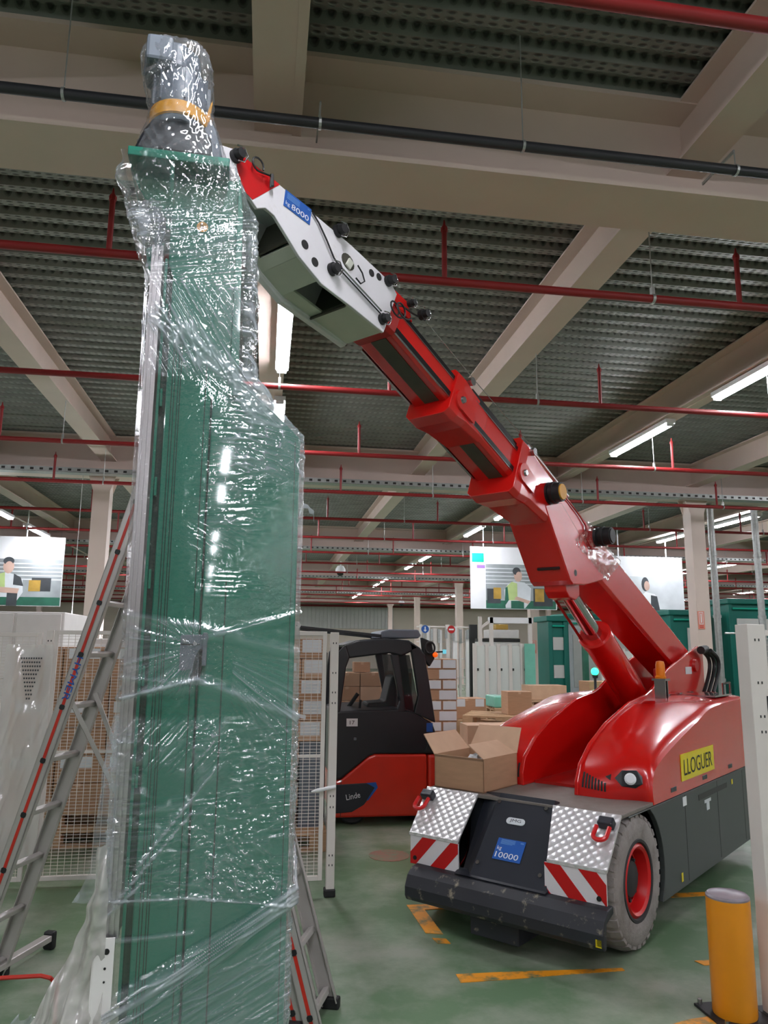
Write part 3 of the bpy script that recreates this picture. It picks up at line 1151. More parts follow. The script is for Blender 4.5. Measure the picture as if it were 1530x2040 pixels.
# amber beacon on its stand, tray, hand rail, hoses
be = obj('beacon', MB().lathe([(0.0, 1.52), (0.028, 1.515), (0.034, 1.49), (0.034, 1.41), (0.04, 1.405), (0.04, 1.39), (0.0, 1.39)], (1.55, 0.33, 0), 'z', 18), 'orange', CR, smooth=True)
mb = MB().bb(1.50, 1.60, 0.28, 0.38, 1.375, 1.39)
mb.bb(1.52, 1.535, 0.29, 0.37, 1.24, 1.375)
mb.bb(1.57, 1.585, 0.29, 0.37, 1.24, 1.375)
obj('beacon_stand', mb, 'steel', CR)
obj('junction_box', MB().bb(1.66, 1.76, 0.38, 0.425, 1.36, 1.46), 'crane_red_dull', CR, bevel=0.01)
mb = MB().bb(1.9, 2.35, 0.05, 0.40, 1.25, 1.262)
obj('step_plate', mb, 'chrome', CR)
mb = MB()
mb.tube([(2.45, 0.14, 1.24), (2.45, 0.14, 1.33), (2.80, 0.18, 1.33), (2.80, 0.18, 1.24)], 0.009, 8)
obj('hand_rail', mb, 'chrome', CR, smooth=True)
for k in range(3):
    a = 1.72 + 0.28 * k
    obj('hood_latch', MB().bb(a, a + 0.05, 0.34, 0.38, 1.235, 1.268), 'chrome', CR, bevel=0.004)
for k in range(3):
    dx = 0.03 * k
    pts = []
    for i in range(13):
        t = i / 12
        pts.append((2.74 + 0.22 * sin(pi * t) + dx, 0.38 - 0.03 * k, 1.60 - 0.36 * t + 0.06 * sin(pi * t)))
    obj('hydraulic_hose', MB().tube(pts, 0.017, 8), 'rubber', CR, smooth=True)
obj('hose_coupling', MB().tube([(2.66, 0.36, 1.60), (2.80, 0.36, 1.61)], 0.035, 10), 'rubber', CR, smooth=True)
obj('pivot_pin', MB().lathe([(0.0, 0.40), (0.05, 0.40), (0.055, 0.424)], (2.66, 0, 1.47), 'y', 18), 'crane_red_dull', CR, smooth=True)
obj('data_plate', plate((2.42, 0.424, 1.40), (1, 0, 0), (0, 0, 1), 0.16, 0.06, 0.002), 'label_white', CR)

# ---------------------------------------------------------------- boom
PH = radians(23.3)
G0, G1 = -0.15, 2.85


def bp(s, n, b):
    return (G0 + s * cos(PH) + n * sin(PH), b, G1 - s * sin(PH) + n * cos(PH))


def bprism(mb, pts, b0, b1):
    return mb.prism(pts, lambda u, v: bp(u, v, b0), lambda u, v: bp(u, v, b1))


def bsec(mb, stations):
    """stations: (s, n_top, n_bot, b_right, b_left, chamfer)"""
    rings = []
    for s, nt_, nb, br, bl, c in stations:
        rings.append([bp(s, nt_, br + c), bp(s, nt_ - c, br), bp(s, nb + c, br), bp(s, nb, br + c), bp(s, nb, bl - c), bp(s, nb + c, bl), bp(s, nt_ - c, bl), bp(s, nt_, bl - c)])
    m_ = len(rings[0])
    vs = [p for r in rings for p in r]
    fs = []
    for i in range(len(rings) - 1):
        for k in range(m_):
            k2 = (k + 1) % m_
            fs.append((i * m_ + k, i * m_ + k2, (i + 1) * m_ + k2, (i + 1) * m_ + k))
    fs.append(tuple(range(m_))[::-1])
    fs.append(tuple(range((len(rings) - 1) * m_, len(rings) * m_)))
    return mb.add(vs, fs)


BRt, BLt = 0.485, 0.765
main_boom = obj('main_boom', bsec(MB(), [(0.04, 0.0, -0.305, BRt, BLt, 0.022), (3.12, 0.0, -0.30, BRt, BLt, 0.022), (3.26, -0.05, -0.25, BRt, BLt, 0.022)]), 'crane_red', CR, bevel=0.004)
# front collar of the main boom with flared lip
obj('boom_collar', bsec(MB(), [(-0.06, 0.015, -0.385, 0.475, 0.80, 0.03), (0.02, 0.018, -0.385, 0.472, 0.80, 0.03), (0.14, 0.012, -0.345, 0.478, 0.79, 0.03), (0.42, 0.004, -0.31, 0.483, 0.768, 0.03)]), 'crane_red', CR, bevel=0.004)
sec1 = obj('boom_section', bsec(MB(), [(-0.74, -0.045, -0.275, 0.505, 0.76, 0.02), (0.2, -0.045, -0.275, 0.505, 0.76, 0.02)]), 'crane_red', CR, bevel=0.003)
obj('section_collar', bsec(MB(), [(-0.78, -0.03, -0.335, 0.495, 0.79, 0.03), (-0.70, -0.028, -0.335, 0.492, 0.79, 0.03), (-0.60, -0.035, -0.305, 0.498, 0.78, 0.03), (-0.42, -0.04, -0.28, 0.503, 0.763, 0.025)]), 'crane_red', CR, bevel=0.004)
sec2 = obj('boom_section', bsec(MB(), [(-1.46, -0.085, -0.245, 0.515, 0.755, 0.018), (-0.6, -0.08, -0.25, 0.515, 0.755, 0.018)]), 'crane_red', CR, bevel=0.003)
obj('section_head', bsec(MB(), [(-1.56, -0.10, -0.30, 0.50, 0.77, 0.02), (-1.40, -0.10, -0.275, 0.50, 0.765, 0.02), (-1.30, -0.09, -0.25, 0.512, 0.758, 0.018)]), 'crane_red_dull', CR, bevel=0.003)
bprism(mb := MB(), [(-1.47, -0.05), (-1.30, -0.02), (-1.22, -0.09), (-1.42, -0.12)], 0.50, 0.53)
obj('head_ear', mb, 'crane_red', CR, bevel=0.004)
# dark wear strips let into underside and side
for par, s0, s1_, nb, br, ns in ((sec2, -1.30, -0.79, -0.2475, 0.515, (-0.215, -0.10)), (sec1, -0.58, -0.07, -0.275, 0.505, (-0.225, -0.075))):
    mb = MB()
    bprism(mb, [(s0, nb + 0.004), (s1_, nb + 0.004), (s1_, nb - 0.004), (s0, nb - 0.004)], br + 0.055, br + 0.15)
    obj('wear_strip', mb, 'slot_grey', par)
    for nc, hh in ((ns[0], 0.016), (ns[1], 0.013)):
        mb = MB()
        bprism(mb, [(s0, nc - hh), (s1_ + 0.02, nc - hh), (s1_ + 0.02, nc + hh), (s0, nc + hh)], br - 0.005, br + 0.002)
        obj('side_strip', mb, 'glossblack', par)
        mb = MB()
        bprism(mb, [(s0, nc - hh - 0.004), (s1_ + 0.02, nc - hh - 0.004), (s1_ + 0.02, nc - hh), (s0, nc - hh)], br - 0.006, br + 0.002)
        obj('strip_edge', mb, 'steel', par)
    mb = MB()
    bprism(mb, [(s0 + 0.04, nb + 0.012), (s1_, nb + 0.012), (s1_, nb + 0.04), (s0 + 0.04, nb + 0.04)], 0.762, 0.776)
    obj('reflection_strip', mb, 'steel', par)  # bright metal strip added for a white reflection on the far side
# round lugs with bolts on the collars
for s, n, b, r in ((0.015, -0.21, 0.470, 0.065), (-0.70, -0.20, 0.490, 0.06)):
    c, c2 = Vector(bp(s, n, b + 0.004)), Vector(bp(s, n, b - 0.010))
    lg = obj('collar_lug', MB().tube([c, c2], [r, r * 0.96], 24), 'crane_red', CR, smooth=True)
    bprism(mb := MB(), [(s, n - r * 0.9), (s + 0.14, n - r * 0.9), (s + 0.14, n + r * 0.7), (s, n + r * 0.9)], b - 0.008, b + 0.004)
    obj('lug_tail', mb, 'crane_red', lg)
    c3 = Vector(bp(s, n, b - 0.022))
    obj('lug_bolt', MB().tube([c2, c3], [0.022, 0.018], 10), 'steel', lg, smooth=True)
for s, n, b in ((-0.66, -0.035, 0.495), (0.06, -0.02, 0.47)):
    c = Vector(bp(s, n, b))
    obj('guide_roller', MB().tube([c + Vector((0, 0.03, 0)), c - Vector((0, 0.02, 0))], 0.025, 12), 'steel', CR, smooth=True)
# top cable strip of section one
bprism(mb := MB(), [(-0.6, -0.045), (0.0, -0.045), (0.0, -0.03), (-0.6, -0.03)], 0.515, 0.55)
obj('cable_track', mb, 'glossblack', CR)
# thin wire along the top of the boom
obj('length_wire', MB().tube([bp(-1.12, 0.0, 0.50), bp(-0.62, 0.01, 0.50), bp(0.10, 0.035, 0.49), bp(0.36, 0.02, 0.49)], 0.0022, 5), 'steel', CR)

# white guide edge and reels on the right of the main boom
def reel(s, n, b0, b1, r, front, nm):
    c0, c1 = Vector(bp(s, n, b0)), Vector(bp(s, n, b1))
    d = c1 - c0
    t = obj(nm, MB().tube([c0, c0 + d * 0.18, c0 + d * 0.2, c0 + d * 0.34, c0 + d * 0.36, c0 + d * 0.55, c0 + d * 0.57, c1], [r, r, r * 0.86, r * 0.86, r, r, r * 0.9, r * 0.86], 26), 'rubber', CR, smooth=True)
    obj('reel_cap', MB().tube([c1, c1 + d.normalized() * 0.008], [r * 0.72, r * 0.70], 22), front, t, smooth=True)
    return t


reel(0.36, -0.135, 0.485, 0.39, 0.072, 'strap_orange', 'cable_reel')
reel(1.10, -0.03, 0.485, 0.37, 0.070, 'rubber', 'cable_reel')
mb = MB()
bprism(mb, [(0.02, 0.003), (0.62, 0.003), (0.62, 0.014), (0.02, 0.014)], 0.483, 0.51)
obj('guard_edge', mb, 'refl_white', CR)
obj('cable', MB().tube([bp(0.45, -0.03, 0.478), bp(0.80, -0.04, 0.476), bp(0.90, -0.06, 0.474), bp(0.93, -0.14, 0.474), bp(1.02, -0.17, 0.472), bp(1.12, -0.12, 0.47)], 0.006, 6), 'crane_red_dull', CR, smooth=True)
# blue sticker along the boom
bxd = (Vector(bp(1, 0, 0)) - Vector(bp(0, 0, 0))).normalized()
byd = (Vector(bp(0, 1, 0)) - Vector(bp(0, 0, 0))).normalized()
mb = MB()
pts = [(0.55, -0.235), (0.60, -0.21), (0.80, -0.21), (0.83, -0.235), (0.83, -0.27), (0.80, -0.285), (0.60, -0.285), (0.55, -0.27)]
bprism(mb, [(u, v + 0.02) for u, v in pts], 0.4815, 0.483)
bs_ = obj('boom_sticker', mb, 'blue', CR)
c = Vector(bp(0.595, -0.228, 0.4812))
obj('round_emblem', MB().tube([c, c - Vector((0, 0.001, 0))], 0.028, 20), 'white', bs_)
c = Vector(bp(0.598, -0.222, 0.480))
obj('emblem_mark', MB().tube([c, c - Vector((0, 0.0006, 0))], 0.010, 12), 'ink', bs_)
for k in range(2):
    bprism(mb := MB(), [(0.645, -0.213 - k * 0.028), (0.80, -0.213 - k * 0.028), (0.80, -0.198 - k * 0.028), (0.645, -0.198 - k * 0.028)], 0.4805, 0.4815)
    obj('small_print', mb, 'blue_pale', bs_)

# knee box below the main boom carrying the lift cylinder
mb = MB()
xz(mb, [(0.06, 2.50), (0.10, 2.44), (0.385, 2.045), (0.43, 2.02), (0.62, 2.03), (0.92, 2.085), (0.94, 2.12), (0.30, 2.55)], 0.478, 0.772)
obj('lift_knee', mb, 'crane_red', CR, bevel=0.008)
obj('knee_slot', MB().box((0.325, 0.60, 2.125), (0.014, 0.16, 0.02), Matrix.Rotation(radians(36), 3, 'Y')), 'ink', CR)
mb = MB()
xz(mb, [(0.44, 2.03), (0.66, 2.05), (0.66, 1.96), (0.60, 1.93), (0.50, 1.94), (0.45, 1.98)], 0.54, 0.70)
obj('knee_boss', mb, 'crane_red', CR, bevel=0.008)
obj('knee_hole', MB().lathe([(0.0, 0.4765), (0.02, 0.4765), (0.022, 0.4775)], (0.47, 0, 2.10), 'y', 16), 'ink', CR)
# clear crumpled tape on the boom is built with the film further down

# lift cylinder
ax0, ax1 = Vector((0.55, 0.62, 2.05)), Vector((2.30, 0.62, 0.86))
dcy = (ax1 - ax0).normalized()
L_ = (ax1 - ax0).length
p1 = ax0 + dcy * 0.60
cyl = obj('lift_cylinder', MB().tube([p1, p1 + dcy * 0.012, p1 + dcy * 0.07, p1 + dcy * 0.075, ax1], [0.108, 0.122, 0.122, 0.114, 0.114], 32), 'crane_red', CR, smooth=True)
obj('piston_rod', MB().tube([ax0 - dcy * 0.02, p1 + dcy * 0.05], 0.060, 28), 'chrome', cyl, smooth=True)
off = Vector((-0.02, 0.085, -0.05))
obj('rod_reflection', MB().tube([ax0 + off + dcy * 0.02, p1 + off + dcy * 0.3], 0.010, 10), 'crane_red_dull', cyl, smooth=True)  # thin red tube standing in for the reflection beside the rod
obj('cylinder_pin', MB().lathe([(0.0, 0.44), (0.09, 0.44), (0.09, 0.83), (0.0, 0.83)], (2.27, 0, 0.88), 'y', 20), 'crane_red_dull', CR, smooth=True)

# rubbery green glow lamp reflects on the boom; the lamp itself stands in the hall

# ---------------------------------------------------------------- jib head (white)
JR, JL = 0.478, 0.735
JT = [(-1.40, -0.075), (-1.46, -0.055), (-1.76, -0.11), (-2.03, -0.18), (-2.23, -0.23), (-2.45, -0.30), (-2.50, -0.34), (-2.47, -0.385), (-2.40, -0.41), (-2.30, -0.415), (-2.25, -0.425), (-2.22, -0.385),
      (-2.17, -0.375), (-1.985, -0.425), (-1.83, -0.435), (-1.63, -0.385), (-1.40, -0.335)]
for b0, b1 in ((JR, JR + 0.016), (JL - 0.016, JL)):
    mb = MB()
    bprism(mb, JT, b0, b1)
    jp = obj('jib_side_plate', mb, 'jib_white', CR, bevel=0.003)
    if b0 == JR:
        jib_r = jp
# red tip on the near plate
tip = [(-2.285, -0.412), (-2.21, -0.226), (-2.23, -0.231), (-2.44, -0.299), (-2.40, -0.36), (-2.36, -0.40), (-2.32, -0.414)]
bprism(mb := MB(), tip, JR - 0.0015, JR)
obj('red_tip', mb, 'refl_red', jib_r)
# top and bottom plates
mb = MB()
for (s0, n0), (s1_, n1) in zip(JT[1:5], JT[2:6]):
    bprism(mb, [(s0, n0 - 0.004), (s1_, n1 - 0.004), (s1_, n1 - 0.016), (s0, n0 - 0.016)], JR + 0.016, JL - 0.016)
obj('jib_top_plate', mb, 'jib_white', CR)


def jbot(s0, s1_, n0, n1, b0=JR + 0.014, b1=JL - 0.014, m='jib_under'):
    bprism(mb := MB(), [(s0, n0 + 0.006), (s1_, n1 + 0.006), (s1_, n1 + 0.02), (s0, n0 + 0.02)], b0, b1)
    return obj('jib_bottom_plate', mb, m, CR, bevel=0.002)


jbot(-2.04, -1.985, -0.408, -0.424)
jbot(-1.985, -1.845, -0.424, -0.433)
jbot(-1.66, -1.40, -0.392, -0.335)
jbot(-1.845, -1.66, -0.433, -0.392, JL - 0.09, JL - 0.014)
jbot(-2.25, -2.04, -0.40, -0.405, JL - 0.05, JL - 0.014)
for s in (-2.06, -1.84, -1.66):
    bprism(mb := MB(), [(s, -0.40), (s + 0.008, -0.40), (s + 0.008, -0.16), (s, -0.16)], JR + 0.016, JL - 0.016)
    obj('jib_rib', mb, 'slot_grey', CR)
# outward curved lower flange of the far plate
bprism(mb := MB(), [(-2.25, -0.43), (-2.04, -0.435), (-1.83, -0.45), (-1.63, -0.40), (-1.40, -0.345), (-1.40, -0.325), (-1.63, -0.38), (-1.83, -0.43), (-2.04, -0.415), (-2.25, -0.41)], JL - 0.012, JL + 0.02)
obj('jib_flange', mb, 'jib_white', CR, bevel=0.003)


def jdisc(s, n, r, m, nm, d=0.0015, n_=20):
    c = Vector(bp(s, n, JR))
    return obj(nm, MB().tube([c, c - Vector((0, d, 0))], [r, r], n_), m, jib_r)


for s, n in ((-1.985, -0.35), (-1.905, -0.375)):
    jdisc(s, n, 0.021, 'ink', 'pin_hole')
jdisc(-1.595, -0.125, 0.019, 'ink', 'pin_hole')
jdisc(-1.545, -0.10, 0.019, 'ink', 'pin_hole')
for s, n, r, dd in ((-1.81, -0.325, 0.024, 0.045), (-1.86, -0.125, 0.024, 0.05), (-1.485, -0.07, 0.022, 0.05), (-1.44, -0.285, 0.022, 0.045), (-2.43, -0.325, 0.022, 0.05), (-1.20, -0.03, 0.022, 0.05), (-1.30, -0.045, 0.016, 0.04)):
    c = Vector(bp(s, n, JR + 0.004))
    pn_ = obj('locking_pin', MB().tube([c, c - Vector((0, dd * 0.5, 0)), c - Vector((0, dd * 0.5, 0)), c - Vector((0, dd, 0))], [r * 1.25, r * 1.25, r, r * 0.9], 16), 'rubber', jib_r if s < -1.4 else CR, smooth=True)
    obj('pin_clip', MB().tube([c - Vector((0, dd * 0.8, 0)) + bxd * r * k + byd * r * q for k, q in ((-1.2, 0.8), (0.2, 1.7), (1.5, 0.9), (1.3, -0.8), (0.3, -1.6))], 0.0032, 6), 'steel', pn_, smooth=True)
# oval cut-out with bracket
c = Vector(bp(-1.745, -0.205, JR))
mb = MB()
pts = [(0.045 * cos(t), 0.036 * sin(t)) for t in [2 * pi * k / 16 for k in range(16)]]
mb.prism(pts, lambda u, v: c + bxd * u + byd * v, lambda u, v: c + bxd * u + byd * v - Vector((0, 0.0015, 0)))
obj('cut_out', mb, 'slot_grey', jib_r)
obj('cut_out_bracket', MB().box(c - Vector((0, 0.006, 0)) + bxd * 0.008 - byd * 0.008, (0.035, 0.012, 0.05), Matrix.Rotation(radians(30), 3, 'Y')), 'jib_under', jib_r, bevel=0.004)
# long tie rods and cables
obj('tie_rod', MB().tube([bp(-1.77, -0.28, JR - 0.014), bp(-1.47, -0.262, JR - 0.014)], 0.0045, 6), 'steel', jib_r, smooth=True)
obj('tie_rod', MB().tube([bp(-1.77, -0.297, JR - 0.014), bp(-1.47, -0.279, JR - 0.014)], 0.0035, 6), 'glossblack', jib_r, smooth=True)
obj('cable', MB().tube([bp(-2.02, -0.185, JR - 0.008), bp(-1.97, -0.20, JR - 0.01), bp(-1.90, -0.235, JR - 0.012), bp(-1.83, -0.275, JR - 0.012), bp(-1.77, -0.285, JR - 0.012)], 0.0042, 6), 'rubber', jib_r, smooth=True)
obj('cable', MB().tube([bp(-1.70, -0.19, JR - 0.02), bp(-1.66, -0.20, JR - 0.02), bp(-1.63, -0.225, JR - 0.02), bp(-1.645, -0.255, JR - 0.018), bp(-1.68, -0.25, JR - 0.014)], 0.004, 6), 'rubber', jib_r, smooth=True)
pts = [bp(-1.42 + 0.045 * cos(t) + 0.02 * t / 6, -0.205 + 0.035 * sin(t), JR - 0.03 - 0.004 * t) for t in [k * 0.5 for k in range(26)]]
obj('coiled_cable', MB().tube(pts, 0.0045, 6), 'rubber', CR, smooth=True)
obj('cable', MB().tube([bp(-1.40, -0.16, JR - 0.02), bp(-1.34, -0.10, JR), bp(-1.26, -0.075, JR), bp(-1.16, -0.03, JR)], 0.005, 6), 'rubber', CR, smooth=True)
pts = [bp(-2.34 + 0.03 * cos(t), -0.27 + 0.028 * sin(t), JR - 0.02) for t in [k * 0.5 for k in range(12)]]
obj('cable', MB().tube([*pts, bp(-2.27, -0.255, JR - 0.02), bp(-2.25, -0.30, JR - 0.018)], 0.004, 6), 'rubber', jib_r, smooth=True)
obj('cable_clip', MB().tube([bp(-2.27, -0.245, JR - 0.02), bp(-2.245, -0.29, JR - 0.02)], 0.008, 6), 'rubber', jib_r)
# blue load label on the jib
lp0 = Vector(bp(-2.155, -0.292, JR - 0.001))
jx = (Vector(bp(-2.0, -0.245, JR)) - Vector(bp(-2.155, -0.292 + 0.0, JR)))
jx.normalize()
jy = Vector((0, -1, 0)).cross(jx) * -1
jy = jx.cross(Vector((0, -1, 0))) * -1
if jy.z < 0:
    jy = -jy
ll = obj('load_label', plate(lp0, jx, jy, 0.158, 0.078, 0.0015), 'blue', jib_r)
letters('kg', lp0 + jx * 0.008 + jy * 0.006 + Vector((0, -0.002, 0)), jx, jy, 0.024, 0.022, 'white', ll)
letters('8000', lp0 + jx * 0.042 + jy * 0.008 + Vector((0, -0.002, 0)), jx, jy, 0.104, 0.026, 'white', ll)
for k in range(4):
    obj('small_print', plate(lp0 + jx * 0.012 + jy * (0.044 + 0.007 * k), jx, jy, 0.075, 0.004, 0.0004, 0.0018), 'blue_pale', ll)
obj('small_print', plate(lp0 + jx * 0.135 + jy * 0.064, jx, jy, 0.014, 0.006, 0.0004, 0.0018), 'blue_pale', ll)

# ================================================================== open cardboard box on the crane deck
BX = thing('cardboard_box', 'open cardboard box with raised flaps on the black front of the crane', 'box', (0, 0, 0), 0)
bxm = Matrix.Translation((2.0, 4.08, 0)) @ Matrix.Rotation(TH, 4, 'Z')


def cw(a, b, z):
    return bxm @ Vector((a, b, z))


BZ0, BZ1 = 0.7235, 0.925
A0, A1, B0, B1 = -0.06, 0.355, 0.885, 1.255
cor = [(A0, B1), (A0 - 0.0, B0), (A1, B0), (A1, B1)]
tk = 0.006


def wallp(p, q, z0, z1, name, inn, m='cardboard'):
    P_, Q_ = cw(*p, 0), cw(*q, 0)
    n = Vector(((Q_ - P_).y, -(Q_ - P_).x, 0)).normalized() * tk * inn
    mb = MB().prism([(0, z0), (1, z0), (1, z1), (0, z1)], lambda u, v: P_.lerp(Q_, u) + Vector((0, 0, v)), lambda u, v: P_.lerp(Q_, u) + n + Vector((0, 0, v)))
    return obj(name, mb, m, BX)


for i in range(4):
    wallp(cor[i], cor[(i + 1) % 4], BZ0, BZ1, 'box_side', -1)
mb = MB()
mb.prism([(A0, B0), (A1, B0), (A1, B1), (A0, B1)], lambda u, v: cw(u, v, BZ0), lambda u, v: cw(u, v, BZ0 + 0.006))
obj('box_bottom', mb, 'cardboard_in', BX)


def flap(p, q, d, m='cardboard_pale', sk=0.02):
    P_, Q_ = cw(*p, BZ1), cw(*q, BZ1)
    D = (cw(*d[:2], 0) - cw(0, 0, 0)) + Vector((0, 0, d[2]))
    e = (Q_ - P_).normalized() * sk
    pts = [P_, Q_, Q_ + D - e, P_ + D + e]
    n = (Q_ - P_).cross(D).normalized() * 0.005
    mb = MB().add([*pts, *[x + n for x in pts]], [(0, 1, 2, 3), (7, 6, 5, 4), (0, 4, 5, 1), (1, 5, 6, 2), (2, 6, 7, 3), (3, 7, 4, 0)])
    return obj('box_flap', mb, m, BX)


flap(cor[3], cor[0], (0.0, 0.10, 0.115))             # left
flap(cor[2], cor[3], (0.10, 0.0, 0.15))              # rear
flap(cor[2], cor[1], (0.0, 0.13, 0.075), 'cardboard_pale', 0.03)   # right, leaning inwards
flap(cor[1], cor[0], (0.05, 0.0, -0.15), 'cardboard_in')
# a crumpled bag in the box
mb = MB()
nn2 = 12
P = []
for i in range(nn2):
    row = []
    for j in range(nn2):
        u, v = i / (nn2 - 1), j / (nn2 - 1)
        h = 0.05 * sin(pi * u) * sin(pi * v)
        q = cw(0.0 + 0.26 * u, 0.90 + 0.22 * v, 0.885 + h + RNG.uniform(-0.014, 0.014))
        row.append(q + Vector((RNG.uniform(-0.006, 0.006), RNG.uniform(-0.006, 0.006), 0)))
    P.append(row)
mb.grid(P)
tag(obj('plastic_bag', mb, 'label_white'), 'crumpled silvery white bag lying in the open cardboard box', 'bag')

# ================================================================== THE GREEN MACHINE COLUMN (mast)
YF, YB = 2.40, 2.66
MA = thing('lifting_mast', 'tall green machine mast with motor on top wrapped in clear stretch film', 'machine', (-0.15, 2.53, 0), radians(2.3))


def mobj(name, mb, m, **k):
    o = obj(name, mb, m, None, **k)
    o.parent = MA
    o.matrix_parent_inverse = Matrix.Translation((0.15, -2.53, 0))
    return o


mb = MB()
mb.py([(-0.348, 0.02), (-0.206, 0.02), (-0.206, 2.62), (-0.215, 3.04), (-0.365, 3.04), (-0.365, 2.85), (-0.348, 2.80)], YF, YB)
left_panel = mobj('left_panel', mb, 'mast_green', bevel=0.004)
mb = MB()
mb.py([(-0.2, 0.02), (0.088, 0.02), (0.088, 2.272), (-0.118, 2.47), (-0.2, 2.47)], YF - 0.002, YB)
mobj('right_panel', mb, 'mast_green', bevel=0.004)
mb = MB()
mb.py([(-0.212, 2.40), (-0.148, 2.40), (-0.148, 3.04), (-0.215, 3.04)], YF + 0.001, YB)
mobj('upper_panel', mb, 'mast_green', bevel=0.003)
mb = MB()
mb.py([(-0.148, 2.40), (-0.118, 2.40), (-0.13, 3.04), (-0.145, 3.18), (-0.148, 3.18)], YF - 0.02, YB)
mobj('upper_flange', mb, 'mast_green', bevel=0.002)
mobj('core', MB().bb(-0.346, -0.14, YF + 0.02, YB - 0.01, 0.02, 2.6), 'mast_dark')
mobj('back_web', MB().bb(-0.372, -0.348, YF + 0.03, YB, 0.02, 2.85), 'mast_dark')
mobj('left_flange', MB().bb(-0.375, -0.366, YF - 0.004, YF + 0.05, 0.62, 2.86), 'mast_green', bevel=0.001)
for x in (-0.331, -0.323, -0.312, -0.305):
    mobj('groove', MB().bb(x, x + 0.0028, YF - 0.0012, YF + 0.0008, 0.3, 2.62), 'mast_dark')
mobj('groove', MB().bb(-0.225, -0.222, YF - 0.0012, YF + 0.0008, 0.3, 2.55), 'mast_dark')
mobj('groove', MB().bb(-0.132, -0.128, YF - 0.0032, YF - 0.0012, 0.3, 1.80), 'mast_dark')
mobj('groove', MB().bb(0.070, 0.0725, YF - 0.0032, YF - 0.0012, 0.3, 2.26), 'mast_dark')
mobj('base_plate', MB().bb(-0.48, 0.16, 2.28, 2.78, 0.0, 0.02), 'mast_dark', bevel=0.004)
# aluminium guide rail on the left with its ribs
mb = MB()
mb.pz([(-0.418, YF + 0.02), (-0.418, YF - 0.012), (-0.410, YF - 0.012), (-0.410, YF - 0.002), (-0.404, YF - 0.002), (-0.404, YF - 0.014), (-0.396, YF - 0.014), (-0.396, YF - 0.002), (-0.390, YF - 0.002), (-0.390, YF - 0.012), (-0.382, YF - 0.012), (-0.382, YF + 0.02)], 0.79, 2.90)
mobj('guide_rail', mb, 'alu')
mobj('rail_web', MB().bb(-0.412, -0.386, YF + 0.02, YF + 0.10, 0.79, 2.88), 'alu')
for z in np.arange(0.9, 2.8, 0.29):
    mobj('rail_clip', MB().bb(-0.364, -0.356, YF - 0.008, YF + 0.01, z, z + 0.06), 'mast_green', bevel=0.002)
# head plate with gussets
mobj('head_plate', MB().bb(-0.514, -0.182, YF - 0.03, YB + 0.06, 3.205, 3.238), 'mast_green', bevel=0.003)
mb = MB()
g = [(-0.508, 3.205), (-0.49, 3.15), (-0.46, 3.10), (-0.42, 3.065), (-0.385, 3.04), (-0.385, 3.00), (-0.15, 3.00), (-0.15, 3.205)]
mb.py(g, YF + 0.05, YF + 0.062)
mobj('gusset', mb, 'mast_green')
mb = MB()
mb.px([(YF - 0.02, 3.205), (YB + 0.04, 3.205), (YB, 3.02), (YF + 0.02, 3.02)], -0.375, -0.363)
mobj('gusset', mb, 'mast_green')
mobj('side_tab', MB().py([(-0.445, 2.90), (-0.385, 2.93), (-0.385, 2.80), (-0.43, 2.83)], YF + 0.02, YF + 0.03), 'mast_green', bevel=0.002)
c = Vector((-0.262, YF - 0.002, 2.988))
st = mobj('round_sticker', MB().tube([c, c - Vector((0, 0.0012, 0))], 0.0185, 24), 'strap_orange')
lt = letters('8', (-0.2665, YF - 0.0034, 2.979), (1, 0, 0.2), (-0.2, 0, 1), 0.010, 0.019, 'ink', None)
lt.parent = MA
lt.matrix_parent_inverse = Matrix.Translation((0.15, -2.53, 0))
# gearbox, strap, motor
mb = MB()
mb.add([(-0.50, 2.38, 3.24), (-0.24, 2.38, 3.24), (-0.24, 2.68, 3.24), (-0.50, 2.68, 3.24), (-0.475, 2.40, 3.33), (-0.25, 2.40, 3.33), (-0.25, 2.66, 3.33), (-0.475, 2.66, 3.33),
        (-0.45, 2.43, 3.40), (-0.285, 2.43, 3.40), (-0.285, 2.62, 3.40), (-0.45, 2.62, 3.40)],
       [(0, 1, 5, 4), (1, 2, 6, 5), (2, 3, 7, 6), (3, 0, 4, 7), (4, 5, 9, 8), (5, 6, 10, 9), (6, 7, 11, 10), (7, 4, 8, 11), (8, 9, 10, 11), (3, 2, 1, 0)])
mobj('gearbox', mb, 'gear_dark', bevel=0.012)
mobj('gear_side', MB().py([(-0.30, 3.24), (-0.205, 3.24), (-0.21, 3.30), (-0.24, 3.42), (-0.28, 3.45)], 2.46, 2.60), 'motor_grey', bevel=0.01)
ring = []
cxr, cyr = -0.368, 2.50
mb = MB()
mb.lathe([(0.098, 3.405), (0.103, 3.41), (0.103, 3.455), (0.098, 3.46)], (cxr, cyr, 0), 'z', 28)
mobj('orange_strap', mb, 'strap_orange', smooth=True)
mobj('strap_tail', MB().py([(-0.285, 3.41), (-0.262, 3.50), (-0.255, 3.515), (-0.262, 3.44), (-0.27, 3.41)], 2.46, 2.475), 'strap_orange')
mobj('motor_body', MB().lathe([(0.09, 3.39), (0.096, 3.40), (0.096, 3.50), (0.09, 3.56), (0.085, 3.60)], (cxr, cyr, 0), 'z', 32), 'motor_grey', smooth=True)
for k in range(14):
    t = 2 * pi * k / 14
    mobj('cooling_fin', MB().box((cxr + 0.097 * cos(t), cyr + 0.097 * sin(t), 3.53), (0.012, 0.005, 0.12), Matrix.Rotation(t, 3, 'Z')), 'motor_grey')
mb = MB()
cap = []
for k in range(8):
    t = pi / 8 + 2 * pi * k / 8
    cap.append((cxr - 0.035 + 0.105 * cos(t), cyr + 0.10 * sin(t)))
mb.pz(cap, 3.585, 3.695)
mobj('fan_cowl', mb, 'motor_grey', bevel=0.018)
